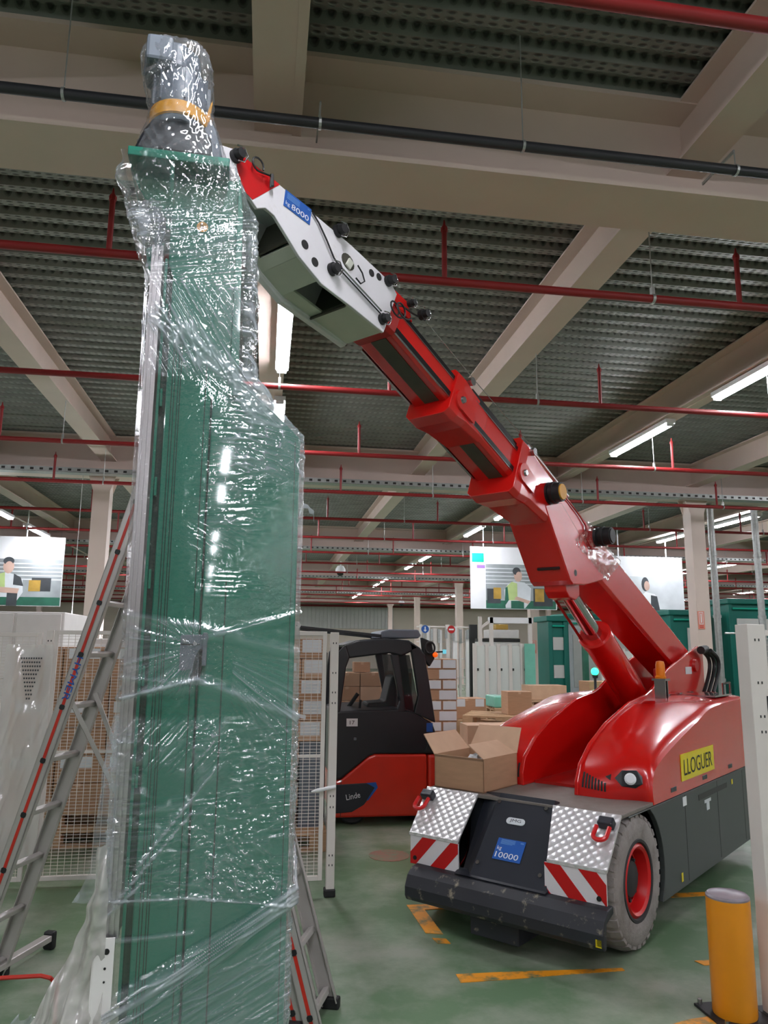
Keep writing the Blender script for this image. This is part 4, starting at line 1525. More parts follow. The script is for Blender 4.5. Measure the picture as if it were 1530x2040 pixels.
mobj('terminal_box', MB().bb(-0.485, -0.395, 2.395, 2.46, 3.60, 3.70), 'motor_grey', bevel=0.012)
# latch on the front
lp = mobj('latch_plate', MB().py([(-0.258, 1.525), (-0.195, 1.535), (-0.175, 1.625), (-0.178, 1.635), (-0.258, 1.632)], YF - 0.008, YF - 0.003), 'motor_grey', bevel=0.002)
mobj('latch_slot', MB().bb(-0.256, -0.20, YF - 0.0095, YF - 0.008, 1.602, 1.606), 'ink')
for x, z in ((-0.245, 1.615), (-0.215, 1.607)):
    mobj('latch_screw', MB().tube([(x, YF - 0.008, z), (x, YF - 0.014, z)], 0.006, 8), 'steel', smooth=True)
mobj('latch_arm', MB().bb(-0.192, -0.178, YF - 0.03, YF - 0.004, 1.54, 1.64), 'motor_grey', bevel=0.003)
mobj('latch_grip', MB().py([(-0.222, 1.50), (-0.197, 1.495), (-0.19, 1.53), (-0.188, 1.59), (-0.20, 1.592), (-0.215, 1.56)], YF - 0.03, YF - 0.008), 'rubber', bevel=0.006)

# perforated white steel foot profile on the left
FP = thing('perforated_profile', 'white steel profile with drilled holes at the foot of the green mast', 'profile', (-0.405, 2.36, 0))
mb = MB().bb(-0.030, 0.024, -0.004, 0.0, 0.0, 0.80)
mb.bb(-0.034, -0.030, -0.004, 0.05, 0.0, 0.80)
obj('profile_web', mb, 'white_plastic', FP, bevel=0.001)
for z, r, x in ((0.765, 0.008, 0.004), (0.722, 0.0035, 0.002), (0.688, 0.003, 0.002)):
    obj('bolt_hole', MB().tube([(x, -0.0042, z), (x, -0.0055, z)], r, 14), 'ink', FP)
obj('cross_brace', MB().bb(-0.09, 0.0, 0.002, 0.03, 0.56, 0.60), 'galv', FP)
obj('cross_brace', MB().bb(-0.09, 0.0, 0.002, 0.03, 0.50, 0.54), 'galv', FP)

# ================================================================== STRETCH FILM
def hsh(ix, iy, seed):
    n = (ix * 374761393 + iy * 668265263 + seed * 1442695041) & 0x7fffffff
    n = ((n ^ (n >> 13)) * 1274126177) & 0x7fffffff
    return ((n ^ (n >> 16)) & 0xffff) / 65535.0


def vn(x, y, seed=0):
    ix, iy = np.floor(x).astype(np.int64), np.floor(y).astype(np.int64)
    fx, fy = x - ix, y - iy
    fx, fy = fx * fx * (3 - 2 * fx), fy * fy * (3 - 2 * fy)
    a, b, c, d = hsh(ix, iy, seed), hsh(ix + 1, iy, seed), hsh(ix, iy + 1, seed), hsh(ix + 1, iy + 1, seed)
    return (a * (1 - fx) + b * fx) * (1 - fy) + (c * (1 - fx) + d * fx) * fy


def ridged(x, y, ang, k_across, k_along, seed, p=3.0):
    """thin folds running along direction ang (radians)"""
    u = x * cos(ang) + y * sin(ang)
    v = -x * sin(ang) + y * cos(ang)
    n = vn(u * k_along + 3 * vn(x * 4, y * 4, seed + 9), v * k_across, seed)
    return np.clip(1 - np.abs(2 * n - 1), 0, 1) ** p


def film_mesh(name, X, Y, Z, lay, m, parent=None, hole=None):
    ni, nj = X.shape
    vs = np.stack([X, Y, Z], -1).reshape(-1, 3)
    idx = np.arange(ni * nj).reshape(ni, nj)
    q = np.stack([idx[:-1, :-1], idx[:-1, 1:], idx[1:, 1:], idx[1:, :-1]], -1).reshape(-1, 4)
    if hole is not None:
        keep = hole[:-1, :-1].reshape(-1)
        q = q[keep]
    me = bpy.data.meshes.new(name)
    me.from_pydata(vs.tolist(), [], q.tolist())
    at = me.attributes.new('layers', 'FLOAT', 'POINT')
    at.data.foreach_set('value', np.clip(lay, 0, 1).reshape(-1).astype(np.float32))
    me.materials.append(MATS[m])
    for p in me.polygons:
        p.use_smooth = True
    o = bpy.data.objects.new(name, me)
    COL.objects.link(o)
    o.parent = parent
    return o


FILM = thing('stretch_film', 'clear crinkled stretch film wound round the green mast and its motor', 'plastic wrap', (-0.15, 2.53, 0.3), radians(2.3))


def fobj(o):
    o.parent = FILM
    o.matrix_parent_inverse = Matrix.Translation((0.15, -2.53, -0.3))
    return o


def seg(x, z, p, q):
    """signed distance across and position along the segment p-q"""
    dx, dz = q[0] - p[0], q[1] - p[1]
    L = math.hypot(dx, dz)
    u = ((x - p[0]) * dx + (z - p[1]) * dz) / L
    v = ((x - p[0]) * -dz + (z - p[1]) * dx) / L
    return u / L, v, L


def smooth01(x):
    x = np.clip(x, 0, 1)
    return x * x * (3 - 2 * x)


# --- body of the wrap
nz_, nu_ = 960, 340
zz = np.linspace(0.25, 3.20, nz_)
uu = np.linspace(0, 1, nu_)
kz = [0.2, 0.9, 1.6, 2.20, 2.28, 2.47, 2.52, 2.90, 3.02, 3.10, 3.20]
xl_k = [-0.43, -0.43, -0.428, -0.43, -0.43, -0.43, -0.43, -0.43, -0.47, -0.50, -0.53]
xr_k = [0.098, 0.098, 0.098, 0.098, 0.094, -0.092, -0.098, -0.10, -0.11, -0.125, -0.165]
ft_k = [0.0, 0.0, 0.0, 0.0, 0.0, 0.0, 0.0, 0.022, 0.022, 0.045, 0.045]
XL = np.interp(zz, kz, xl_k)[:, None]
XR = np.interp(zz, kz, xr_k)[:, None]
FT = np.interp(zz, kz, ft_k)[:, None]
U = np.broadcast_to(uu[None, :], (nz_, nu_))
Zg = np.broadcast_to(zz[:, None], (nz_, nu_)).copy()
f0, f1 = 0.10, 0.90
front = smooth01((U - f0) / (f1 - f0) * 1.0)
s_lin = np.clip((U - f0) / (f1 - f0), 0, 1)
Xg = XL + (XR - XL) * s_lin
Yg = (YF - 0.018 - FT) + 0.0 * U
side = np.where(U < f0, (f0 - U) / f0, np.where(U > f1, (U - f1) / (1 - f1), 0.0))
Yg = Yg + side * (YB - YF + 0.02)
nx = np.where(U < f0, -1.0, np.where(U > f1, 1.0, 0.0))
ny = np.where(nx == 0, -1.0, 0.0)
# rounding at the vertical edges
edge = np.exp(-((U - f0) / 0.018) ** 2) + np.exp(-((U - f1) / 0.018) ** 2)
h = np.zeros_like(Xg)
lay = np.zeros_like(Xg)


def win(z, a, b, s=0.05):
    return smooth01((z - a + s) / s) * smooth01((b + s - z) / s)


XX, ZZ = Xg + side * 0.2, Zg
# upper column: fans of tight folds
w1 = win(ZZ, 2.78, 3.0)
r = ridged(XX, ZZ, radians(12), 85, 7, 1, 3)
h += w1 * 0.004 * r
lay += w1 * 0.5 * r
w2 = win(ZZ, 2.48, 2.76) * smooth01((XX + 0.42) / 0.05)
r = ridged(XX, ZZ, radians(-58), 80, 5, 2, 3)
h += w2 * 0.006 * r
lay += w2 * 0.55 * r
# diagonal bundle from upper left to the shoulder
u_, v_, L1 = seg(XX, ZZ, (-0.36, 2.62), (0.0, 2.36))
w3 = np.exp(-(v_ / 0.045) ** 2) * win(u_, -0.1, 1.05, 0.1)
r = ridged(XX, ZZ, radians(-40), 95, 10, 3, 2) * 0.7 + 0.5 * ridged(XX, ZZ, radians(20), 60, 40, 4, 2)
h += w3 * 0.007 * r
lay += w3 * (0.35 + 0.5 * r)
# shoulder haze
w4 = win(ZZ, 2.16, 2.46, 0.06) * smooth01((XX + 0.17) / 0.06)
r = ridged(XX, ZZ, radians(-15), 75, 18, 5, 2.5)
h += w4 * 0.004 * r
lay += w4 * (0.22 + 0.35 * r)
# horizontal crinkles down the middle
w5 = win(ZZ, 1.98, 2.34, 0.05) * np.exp(-((XX + 0.13) / 0.085) ** 2)
r = ridged(XX, ZZ, radians(3), 95, 14, 6, 2.5)
h += w5 * 0.007 * r
lay += w5 * 0.45 * r
w5b = win(ZZ, 1.76, 1.82, 0.02) * np.exp(-((XX + 0.12) / 0.08) ** 2)
h += w5b * 0.006 * ridged(XX, ZZ, radians(0), 110, 14, 7, 3)
w5c = win(ZZ, 1.90, 1.97, 0.02) * np.exp(-((XX + 0.18) / 0.07) ** 2)
r = ridged(XX, ZZ, radians(-28), 110, 10, 8, 3)
h += w5c * 0.007 * r
lay += 0.3 * w5c * r
# pulled bands round the latch
for (p, q, wd_, am, ly) in (((-0.42, 1.69), (-0.08, 1.635), 0.010, 0.007, 0.35), ((0.10, 1.705), (-0.19, 1.62), 0.008, 0.007, 0.35), ((-0.19, 1.645), (0.10, 1.58), 0.012, 0.004, 0.3),
                            ((-0.42, 1.445), (-0.20, 1.50), 0.007, 0.009, 0.8), ((-0.42, 1.505), (-0.24, 1.49), 0.006, 0.004, 0.3), ((-0.20, 1.50), (0.10, 1.385), 0.012, 0.007, 0.6),
                            ((-0.24, 1.487), (-0.12, 1.487), 0.004, 0.003, 0.4),
                            ((-0.43, 0.888), (-0.20, 0.893), 0.004, 0.006, 0.7), ((-0.20, 0.893), (0.10, 0.855), 0.004, 0.006, 0.7),
                            ((-0.40, 0.785), (-0.18, 0.80), 0.006, 0.006, 0.55), ((-0.43, 0.84), (-0.32, 0.94), 0.006, 0.006, 0.6)):
    u_, v_, L1 = seg(XX, ZZ, p, q)
    g = np.exp(-(v_ / wd_) ** 2) * win(u_, 0.0, 1.0, 0.04)
    h += am * g
    lay += ly * g * (0.6 + 0.6 * vn(XX * 60, ZZ * 60, 31))
# haze left of the latch with ray folds running to it
dxl, dzl = XX + 0.20, ZZ - 1.60
ang = np.arctan2(dzl, dxl)
rad = np.sqrt(dxl ** 2 + dzl ** 2)
wl = win(ZZ, 1.47, 1.66, 0.02) * (XX < -0.2) * smooth01((0.24 - rad) / 0.05)
r = np.clip(1 - np.abs(2 * vn(ang * 26, rad * 6, 12) - 1), 0, 1) ** 4
h += wl * 0.006 * r
lay += wl * (0.15 + 0.5 * r)
wr = (XX > -0.1) * np.exp(-((ang + 0.62) / 0.30) ** 2) * win(rad, 0.10, 0.36, 0.05)
r = np.clip(1 - np.abs(2 * vn(ang * 30, rad * 5, 13) - 1), 0, 1) ** 4
h += wr * 0.007 * r
lay += wr * (0.10 + 0.55 * r)
# crinkled belt below
w6 = win(ZZ, 0.90, 1.36, 0.04)
dens = vn(XX * 7, ZZ * 9, 21)
r = ridged(XX, ZZ, radians(4), 100, 26, 22, 3) * smooth01((dens - 0.25) / 0.3)
r2 = ridged(XX, ZZ, radians(48), 90, 14, 23, 4) * smooth01((vn(XX * 6, ZZ * 6, 24) - 0.4) / 0.25) * (XX < -0.1)
r3 = ridged(XX, ZZ, radians(-35), 95, 20, 25, 4) * smooth01((vn(XX * 6, ZZ * 6, 26) - 0.5) / 0.2) * (XX > -0.15)
h += w6 * 0.0065 * (r + r2 + r3)
lay += w6 * (0.07 + 0.28 * r + 0.40 * r2 + 0.30 * r3)
for p, q in (((-0.34, 0.98), (-0.13, 1.25)), ((-0.40, 0.88), (-0.2, 1.12))):
    u_, v_, L1 = seg(XX, ZZ, p, q)
    g = np.exp(-(v_ / 0.006) ** 2) * win(u_, 0.0, 1.0, 0.05)
    h += 0.006 * g
    lay += 0.45 * g
# rope-like bundle at the bottom and the layers under it
u_, v_, L1 = seg(XX, ZZ, (-0.42, 0.575), (0.10, 0.875))
bw = 0.045 * (1 - 0.45 * np.clip(u_, 0, 1))
g = np.exp(-(v_ / bw) ** 4)
r = np.clip(1 - np.abs(2 * vn(v_ * 120, u_ * 5, 41) - 1), 0, 1) ** 2
h += g * (0.010 + 0.012 * r)
lay += g * (0.30 + 0.75 * r)
w7 = smooth01((-v_ - 0.03) / 0.03)
r = np.clip(1 - np.abs(2 * vn((v_ + u_ * 0.05) * 120, u_ * 6, 43) - 1), 0, 1) ** 3
h += w7 * 0.005 * r
lay += w7 * (0.22 + 0.3 * r)
# taut film elsewhere: gentle waves
h += 0.0022 * vn(XX * 9, ZZ * 5, 51) + 0.0008 * vn(XX * 40, ZZ * 14, 52)
# soft cylinder-like belly so ceiling lamps mirror as long streaks
h += 0.016 * np.clip(1 - ((s_lin - 0.55) / 0.5) ** 2, 0, 1) * win(ZZ, 0.3, 2.3, 0.3)
# edges: loose, wrinkled
eg = np.clip(edge + side * 0.9, 0, 1)
lay += eg * 0.06 + 0.10 * edge
loose_r = win(ZZ, 2.45, 3.0, 0.08) * (U > f1 - 0.03)
hx = loose_r * (0.012 + 0.030 * vn(ZZ * 22, XX * 5, 61) * vn(ZZ * 5, XX * 0 + 2, 62))
lay += loose_r * 0.35 * vn(XX * 60, ZZ * 60, 63)
loose_l = win(ZZ, 2.92, 3.12, 0.06) * (U < f0 + 0.06)
hx2 = loose_l * (0.01 + 0.03 * vn(ZZ * 30, XX * 8, 64))
h += (loose_l + loose_r) * 0.006 * vn(XX * 50, ZZ * 50, 65)
lay += loose_l * 0.4 * vn(XX * 60, ZZ * 60, 66)
Xf = Xg + nx * h + hx * (nx >= 0) - hx2
Yf = Yg + ny * h + (edge > 0.3) * 0.004
fobj(film_mesh('film_wrap', Xf, Yf, Zg, lay + 0.03 * vn(XX * 20, ZZ * 20, 70), 'film'))

# --- hood of film round the motor and head plate
nv, nu2 = 190, 180
zz2 = np.linspace(2.86, 3.735, nv)
th_ = np.linspace(0, 2 * pi, nu2)
kz = [2.80, 2.86, 2.93, 3.02, 3.12, 3.22, 3.30, 3.40, 3.46, 3.56, 3.66, 3.70, 3.73, 3.75]
xl = [-0.43, -0.44, -0.435, -0.445, -0.47, -0.515, -0.50, -0.475, -0.47, -0.49, -0.51, -0.505, -0.46, -0.40]
xr = [-0.10, -0.10, -0.10, -0.10, -0.115, -0.17, -0.20, -0.235, -0.255, -0.26, -0.265, -0.28, -0.32, -0.37]
ry_ = [0.15, 0.15, 0.15, 0.15, 0.17, 0.185, 0.16, 0.14, 0.12, 0.12, 0.13, 0.12, 0.08, 0.02]
A_ = np.interp(zz2, kz, xl)[:, None]
B_ = np.interp(zz2, kz, xr)[:, None]
R_ = np.interp(zz2, kz, ry_)[:, None]
TT = np.broadcast_to(th_[None, :], (nv, nu2))
Z2 = np.broadcast_to(zz2[:, None], (nv, nu2)).copy()
cx2, rx2 = (A_ + B_) / 2, (B_ - A_) / 2
tt = TT * (nu2 / (nu2 - 1.0)) ** 0
ca, sa = np.cos(tt), np.sin(tt)
sq = 0.75
cs = np.sign(ca) * np.abs(ca) ** sq
ss = np.sign(sa) * np.abs(sa) ** sq
arc = np.abs(np.mod(tt, 2 * pi)) * 0.18
ax_ = ca * 0.2 + sa * 0.13
crk = 0.006 * (vn(ax_ * 26 + 5, Z2 * 26, 81) - 0.5) + 0.006 * ridged(ax_, Z2, radians(-65), 50, 8, 82, 2) + 0.002 * (vn(ax_ * 90, Z2 * 90, 83) - 0.5) + 0.005 * ridged(ax_ + 2, Z2, radians(60), 60, 9, 84, 3)
X2 = cx2 + cs * (rx2 + crk)
Y2 = 2.52 + ss * (R_ + crk)
lay2 = 0.05 + 0.5 * ridged(ax_, Z2, radians(-65), 50, 8, 82, 3) + 0.4 * ridged(ax_ + 2, Z2, radians(60), 60, 9, 84, 4) + 0.25 * (vn(ax_ * 60, Z2 * 60, 85) > 0.7)
lay2 = lay2 * 0.75 + 0.15 * smooth01((Z2 - 3.62) / 0.05)
fobj(film_mesh('film_hood', X2, Y2, Z2, lay2, 'film_hood'))


def loose_sheet(name, outline, y0, m, lay0=0.3, amp=0.02, n=(60, 90), seed=90, curl=0.05):
    """hanging sheet between a left and a right edge curve given as lists of (z, xl, xr)"""
    outline = sorted(outline)
    zs = [o[0] for o in outline]
    zc = np.linspace(zs[0], zs[-1], n[1])
    l = np.interp(zc, zs, [o[1] for o in outline])[:, None]
    r_ = np.interp(zc, zs, [o[2] for o in outline])[:, None]
    S = np.broadcast_to(np.linspace(0, 1, n[0])[None, :], (n[1], n[0]))
    Zs = np.broadcast_to(zc[:, None], (n[1], n[0])).copy()
    Xs = l + (r_ - l) * S
    Ys = y0 + amp * 2 * (vn(Xs * 14, Zs * 4, seed) - 0.5) + amp * ridged(Xs, Zs, radians(80), 40, 5, seed + 1, 2) + amp * 0.35 * (vn(Xs * 60, Zs * 50, seed + 2) - 0.5) + curl * (S - 0.5) ** 2
    Xs = Xs + 0.4 * amp * (vn(Xs * 2 + 7, Zs * 26, seed + 3) - 0.5) * (1 - S)
    ly = lay0 + 0.35 * ridged(Xs, Zs, radians(80), 40, 5, seed + 1, 3) + 0.3 * ridged(Xs, Zs, radians(20), 60, 9, seed + 4, 4)
    return film_mesh(name, Xs, Ys, Zs, ly, m)


fobj(loose_sheet('loose_film_flap', [(1.40, -0.436, -0.418), (1.25, -0.455, -0.415), (1.10, -0.462, -0.412), (0.98, -0.468, -0.41), (0.925, -0.490, -0.41), (0.893, -0.512, -0.40)], 2.36, 'film_loose', 0.15, 0.010))
fobj(loose_sheet('loose_film_flap', [(3.02, -0.115, -0.085), (2.95, -0.115, -0.078), (2.85, -0.115, -0.066), (2.74, -0.115, -0.083), (2.66, -0.115, -0.072), (2.56, -0.11, -0.086), (2.47, -0.10, -0.085)], 2.43, 'film_loose', 0.25, 0.016, seed=120))
fobj(loose_sheet('loose_film_flap', [(3.06, -0.475, -0.40), (2.98, -0.47, -0.38), (2.90, -0.455, -0.385), (2.86, -0.435, -0.39)], 2.37, 'film_loose', 0.4, 0.02, seed=130))
# small torn end sticking out on the right
pts = [(0.095, 2.42, 2.02), (0.102, 2.42, 2.055), (0.118, 2.42, 2.052), (0.128, 2.42, 2.04), (0.140, 2.42, 2.035), (0.142, 2.42, 2.0)]
fobj(film_mesh('torn_film_end', *[np.array([[p[k] + (dz if k == 2 else 0) + RNG.uniform(-0.003, 0.003) for p in pts] for dz in (-0.008, 0.0, 0.008)]) for k in range(3)], np.ones((3, 6)) * 0.9, 'film_loose'))
pts = [(0.085, 2.40, 1.405), (0.11, 2.40, 1.39), (0.13, 2.41, 1.385)]
fobj(film_mesh('torn_film_end', *[np.array([[p[k] + (dz if k == 2 else 0) for p in pts] for dz in (-0.006, 0.0, 0.006)]) for k in range(3)], np.ones((3, 3)) * 0.9, 'film_loose'))

# loose white plastic sheet hanging to the floor at the bottom left
PS = loose_sheet('plastic_sheet', [(1.05, -0.435, -0.42), (0.93, -0.445, -0.405), (0.84, -0.47, -0.405), (0.76, -0.505, -0.405), (0.68, -0.55, -0.405), (0.60, -0.585, -0.40), (0.5, -0.64, -0.39), (0.3, -0.70, -0.38), (0.02, -0.80, -0.36)], 2.30, 'film_white', 0.25, 0.035, (90, 150), 140, 0.1)
tag(PS, 'loose whitish plastic sheet hanging beside the foot of the green mast', 'plastic sheet')
PS2 = loose_sheet('plastic_sheet', [(0.56, -0.66, -0.60), (0.50, -0.74, -0.56), (0.40, -0.9, -0.55), (0.2, -1.1, -0.5), (0.02, -1.2, -0.5)], 2.42, 'film_loose', 0.3, 0.05, (80, 80), 150, 0.1)
tag(PS2, 'crumpled clear plastic heap on the floor at the lower left corner', 'plastic sheet')

# crumpled clear tape on the boom near its reels
P = []
nS, nB = 34, 26
Sg = np.linspace(1.02, 1.60, nS)
Wg = np.linspace(0, 1, nB)
X3, Y3, Z3 = np.zeros((nS, nB)), np.zeros((nS, nB)), np.zeros((nS, nB))
for i, s in enumerate(Sg):
    for j, t in enumerate(Wg):
        wob = RNG.uniform(0, 0.014) + 0.008 * sin(9 * t + 14 * s)
        sk = s - 0.25 * t
        if t < 0.35:
            q = bp(sk, 0.008 + wob, 0.60 - t / 0.35 * 0.115)
        else:
            q = bp(sk, -(t - 0.35) / 0.65 * 0.26, BRt - 0.006 - wob)
        ww = bxm @ Vector(q)
        X3[i, j], Y3[i, j], Z3[i, j] = ww
tag(film_mesh('packing_tape', X3, Y3, Z3, 0.1 * np.ones((nS, nB)), 'film'), 'crumpled clear shiny tape stuck round the red boom below the black reels', 'tape')

# ================================================================== STEPLADDER
LN = Vector((0.33, 0.944, 0)).normalized()
LT = Vector((0.944, -0.33, 0)).normalized()
D_NEAR, D_FAR = 3.35, 3.63


def lpt(t, z, D):
    return LN * D + LT * t + Vector((0, 0, z))


APT, APZ = -1.68, 2.70      # apex along LT
LAD = thing('stepladder', 'tall aluminium stepladder with red striped rails standing behind the green mast', 'ladder', tuple(lpt(-1.6, 0, 3.5)))
ladM = Matrix.Translation(-LAD.location)


def lobj(name, mb, m, par=None, **k):
    o = obj(name, mb, m, None, **k)
    o.parent = par or LAD
    if par is None:
        o.matrix_parent_inverse = ladM
    return o


def tl(z):      # left leg, position along LT at height z
    return -1.8595 + 0.3107 * (z - 2.293)


def tr(z):
    return -1.037 - 0.3107 * (z - 0.473)


def stile(t0, z0, t1, z1, D, side_):
    ax_d = (lpt(t1, z1, D) - lpt(t0, z0, D)).normalized()
    wv = ax_d.cross(LN).normalized()
    mb = MB()
    hw = 0.036
    P0, P1 = lpt(t0, z0, D), lpt(t1, z1, D)
    # channel section open to the inside
    for (a, b, c, d) in ((-hw, hw, 0.0, 0.004), (-hw, -hw + 0.005, 0.0, 0.024), (hw - 0.005, hw, 0.0, 0.024)):
        mb.add([P0 + wv * a + LN * c * side_, P0 + wv * b + LN * c * side_, P0 + wv * b + LN * d * side_, P0 + wv * a + LN * d * side_,
                P1 + wv * a + LN * c * side_, P1 + wv * b + LN * c * side_, P1 + wv * b + LN * d * side_, P1 + wv * a + LN * d * side_],
               [(0, 1, 2, 3), (7, 6, 5, 4), (0, 4, 5, 1), (1, 5, 6, 2), (2, 6, 7, 3), (3, 7, 4, 0)])
    return lobj('stile', mb, 'ladder_alu'), ax_d, wv


def full_leg(f, sgn, ztop=2.70, dn=D_NEAR, df=D_FAR, z0=0.02, dots=True):
    st1, axd, wv = stile(f(z0), z0, f(ztop), ztop, dn, 1)
    st2, _, _ = stile(f(z0), z0, f(ztop), ztop, df, -1)
    # red stripe and black rivet dots on the outer face
    P0, P1 = lpt(f(z0), z0, dn), lpt(f(ztop), ztop, dn)
    mb = MB().add([P0 + wv * -0.008 - LN * 0.0015, P0 + wv * 0.008 - LN * 0.0015, P1 + wv * 0.008 - LN * 0.0015, P1 + wv * -0.008 - LN * 0.0015], [(0, 1, 2, 3)])
    lobj('red_stripe', mb, 'ladder_red')
    zz_ = 0.065 if sgn < 0 else 0.03
    z = 2.293 - 9 * 0.2462 + 0.0
    rz = []
    while z < ztop:
        if z > 0.03:
            rz.append(z)
        z += 0.2462
    for z in rz:
        c = lpt(f(z), z, dn)
        if dots:
            mb = MB()
            mb.prism([(-0.012, -0.007), (-0.007, -0.012), (0.007, -0.012), (0.012, -0.007), (0.012, 0.007), (0.007, 0.012), (-0.007, 0.012), (-0.012, 0.007)],
                     lambda u, v: c + wv * u + axd * v, lambda u, v: c + wv * u + axd * v - LN * 0.006)
            lobj('rung_cap', mb, 'rubber')
        lobj('rung', MB().bar(lpt(f(z), z, dn) + LN * 0.004, lpt(f(z), z, df) - LN * 0.004, 0.028, 0.026, upv=tuple(axd)), 'ladder_alu', bevel=0.004)
    for D in (dn, df):
        c = lpt(f(0.02), 0.02, D)
        lobj('foot', MB().box(c + Vector((0, 0, 0.005)) + LT * 0.0, (0.085, 0.04, 0.05), Matrix(((LT.x, LN.x, 0), (LT.y, LN.y, 0), (0, 0, 1)))), 'rubber', bevel=0.008)
    return axd, wv


axl, wvl = full_leg(tl, -1)
axr, wvr = full_leg(tr, 1)
# second nested section on the right leg
full_leg(lambda z: tr(z) - 0.085, 1, 1.9, D_NEAR + 0.03, D_FAR - 0.03)
# name lettering between two rivets of the left stile
zt, zb_ = 1.545, 1.335
c = lpt(tl(zt), zt, D_NEAR) - LN * 0.002
up_l = -wvl if (-wvl).dot(LT) > 0 else wvl
lt = letters('HYMER', lpt(tl(zt), zt, D_NEAR) - LN * 0.0025 - up_l * 0.016, -axl, up_l, 0.215, 0.036, 'blue', None, off=0.001)
lt.parent = LAD
lt.matrix_parent_inverse = ladM
# cross braces between the legs and the floor traverse
lobj('brace', MB().bar(lpt(tl(1.36), 1.36, D_NEAR) + LN * 0.02, lpt(tl(1.0) + 0.30, 0.80, D_FAR), 0.006, 0.022, upv=(0, 0, 1)), 'ladder_alu')
lobj('brace', MB().bar(lpt(tl(1.36), 1.36, D_FAR) - LN * 0.03, lpt(tl(1.36) + 0.16, 1.0, D_FAR), 0.006, 0.022, upv=(0, 0, 1)), 'ladder_alu')
lobj('floor_traverse', MB().bar(lpt(tl(0.06), 0.06, D_NEAR - 0.35), lpt(tl(0.06) + 0.02, 0.06, D_FAR + 0.33), 0.05, 0.03), 'ladder_alu', bevel=0.004)
lobj('traverse_foot', MB().box(lpt(tl(0.06) + 0.02, 0.045, D_FAR + 0.35), (0.06, 0.04, 0.09), Matrix(((LT.x, LN.x, 0), (LT.y, LN.y, 0), (0, 0, 1)))), 'rubber', bevel=0.01)
lobj('top_hinge', MB().bar(lpt(-1.74, 2.68, D_NEAR), lpt(-1.74, 2.68, D_FAR), 0.08, 0.05), 'rubber', bevel=0.008)

# red bar lying low at the left edge
rb = thing('red_tube_handle', 'thin red bent metal bar beside the plastic heap at the left edge', 'bar', (-0.75, 2.9, 0))
obj('tube', MB().tube([(-0.42, 0.02, 0.0), (-0.42, 0.02, 0.495), (-0.38, 0.02, 0.50), (0.05, 0.0, 0.508), (0.08, 0.0, 0.50), (0.10, 0.02, 0.47), (0.10, 0.02, 0.0)], 0.007, 8), 'ladder_red', rb, smooth=True)

# ================================================================== MESH FENCES
def mesh_panel(name, label, loc, wdt, z0, z1, mid=(0.9,), rz=0.0, wx=0.044, wz=0.0215, grp='white mesh guard fences', fr=0.028):
    t = thing(name, label, 'fence', loc, rz, grp)
    for x in (0, wdt - fr):
        obj('frame_upright', MB().bb(x, x + fr, -0.012, 0.012, z0, z1), 'fence_white', t, bevel=0.002)
    for z in (z0, z1 - fr):
        obj('frame_rail', MB().bb(fr, wdt - fr, -0.012, 0.012, z, z + fr), 'fence_white', t, bevel=0.002)
    for z in mid:
        obj('frame_rail', MB().bb(fr, wdt - fr, -0.008, 0.008, z, z + 0.018), 'fence_white', t)
    mb = MB()
    x = fr + wx * 0.6
    while x < wdt - fr:
        mb.bb(x - 0.0018, x + 0.0018, -0.006, -0.002, z0 + fr * 0.5, z1 - fr * 0.5)
        x += wx
    z = z0 + fr + wz
    while z < z1 - fr:
        mb.bb(fr * 0.5, wdt - fr * 0.5, -0.0015, 0.0015, z - 0.0013, z + 0.0013)
        z += wz
    o = obj('wire_mesh', mb, 'fence_white', t)
    o['kind'] = 'stuff'
    return t


def fence_post(label, x, y, h, wd=0.055, foot=True, name='fence_post', rz=0.0):
    t = thing(name, label, 'post', (x, y, 0), rz, 'white fence posts')
    obj('post', MB().bb(-wd / 2, wd / 2, -wd / 2, wd / 2, 0.03 if foot else 0.0, h), 'fence_white', t, bevel=0.003)
    if foot:
        obj('foot', MB().bb(-wd / 2 - 0.012, wd / 2 + 0.008, -wd / 2 - 0.01, wd / 2 + 0.01, 0.0, 0.05), 'rubber', t, bevel=0.008)
    else:
        obj('foot', MB().bb(-wd / 2 - 0.02, wd / 2 + 0.05, -wd / 2 - 0.04, wd / 2 + 0.04, 0.0, 0.008), 'rubber', t)
    for z in (h - 0.08, h - 0.28, 1.29, 1.22, 0.62, 0.55, 0.25, 0.19):
        for dx in (-0.010, 0.010):
            if z < h:
                obj('slot_hole', MB().bb(dx - 0.003, dx + 0.003, -wd / 2 - 0.0015, -wd / 2, z, z + 0.012), 'rubber', t)
    return t


t = mesh_panel('mesh_gate', 'white wire mesh gate with a roller on top, left of the forklift', (-0.30, 5.27, 0), 0.725, 0.10, 1.705, mid=(0.87,))
obj('roller_bracket', MB().bb(0.50, 0.53, -0.01, 0.01, 1.705, 1.735), 'fence_white', t)
obj('roller', MB().lathe([(0.006, -0.014), (0.022, -0.014), (0.026, -0.01), (0.026, 0.01), (0.022, 0.014), (0.006, 0.014)], (0.515, 0, 1.745), 'y', 20), 'white_plastic', t, smooth=True)
fence_post('white slotted post with black foot right of the mesh gate', 0.478, 5.27, 1.70)
t = thing('door_prong', 'slim white pointed lever sticking out beside the mesh gate post', 'lever', (0.50, 5.22, 0.68))
obj('lever', MB().tube([(0.0, 0, 0.01), (-0.12, 0, -0.012), (-0.16, 0, -0.02)], [0.012, 0.012, 0.005], 8), 'white', t, smooth=True)

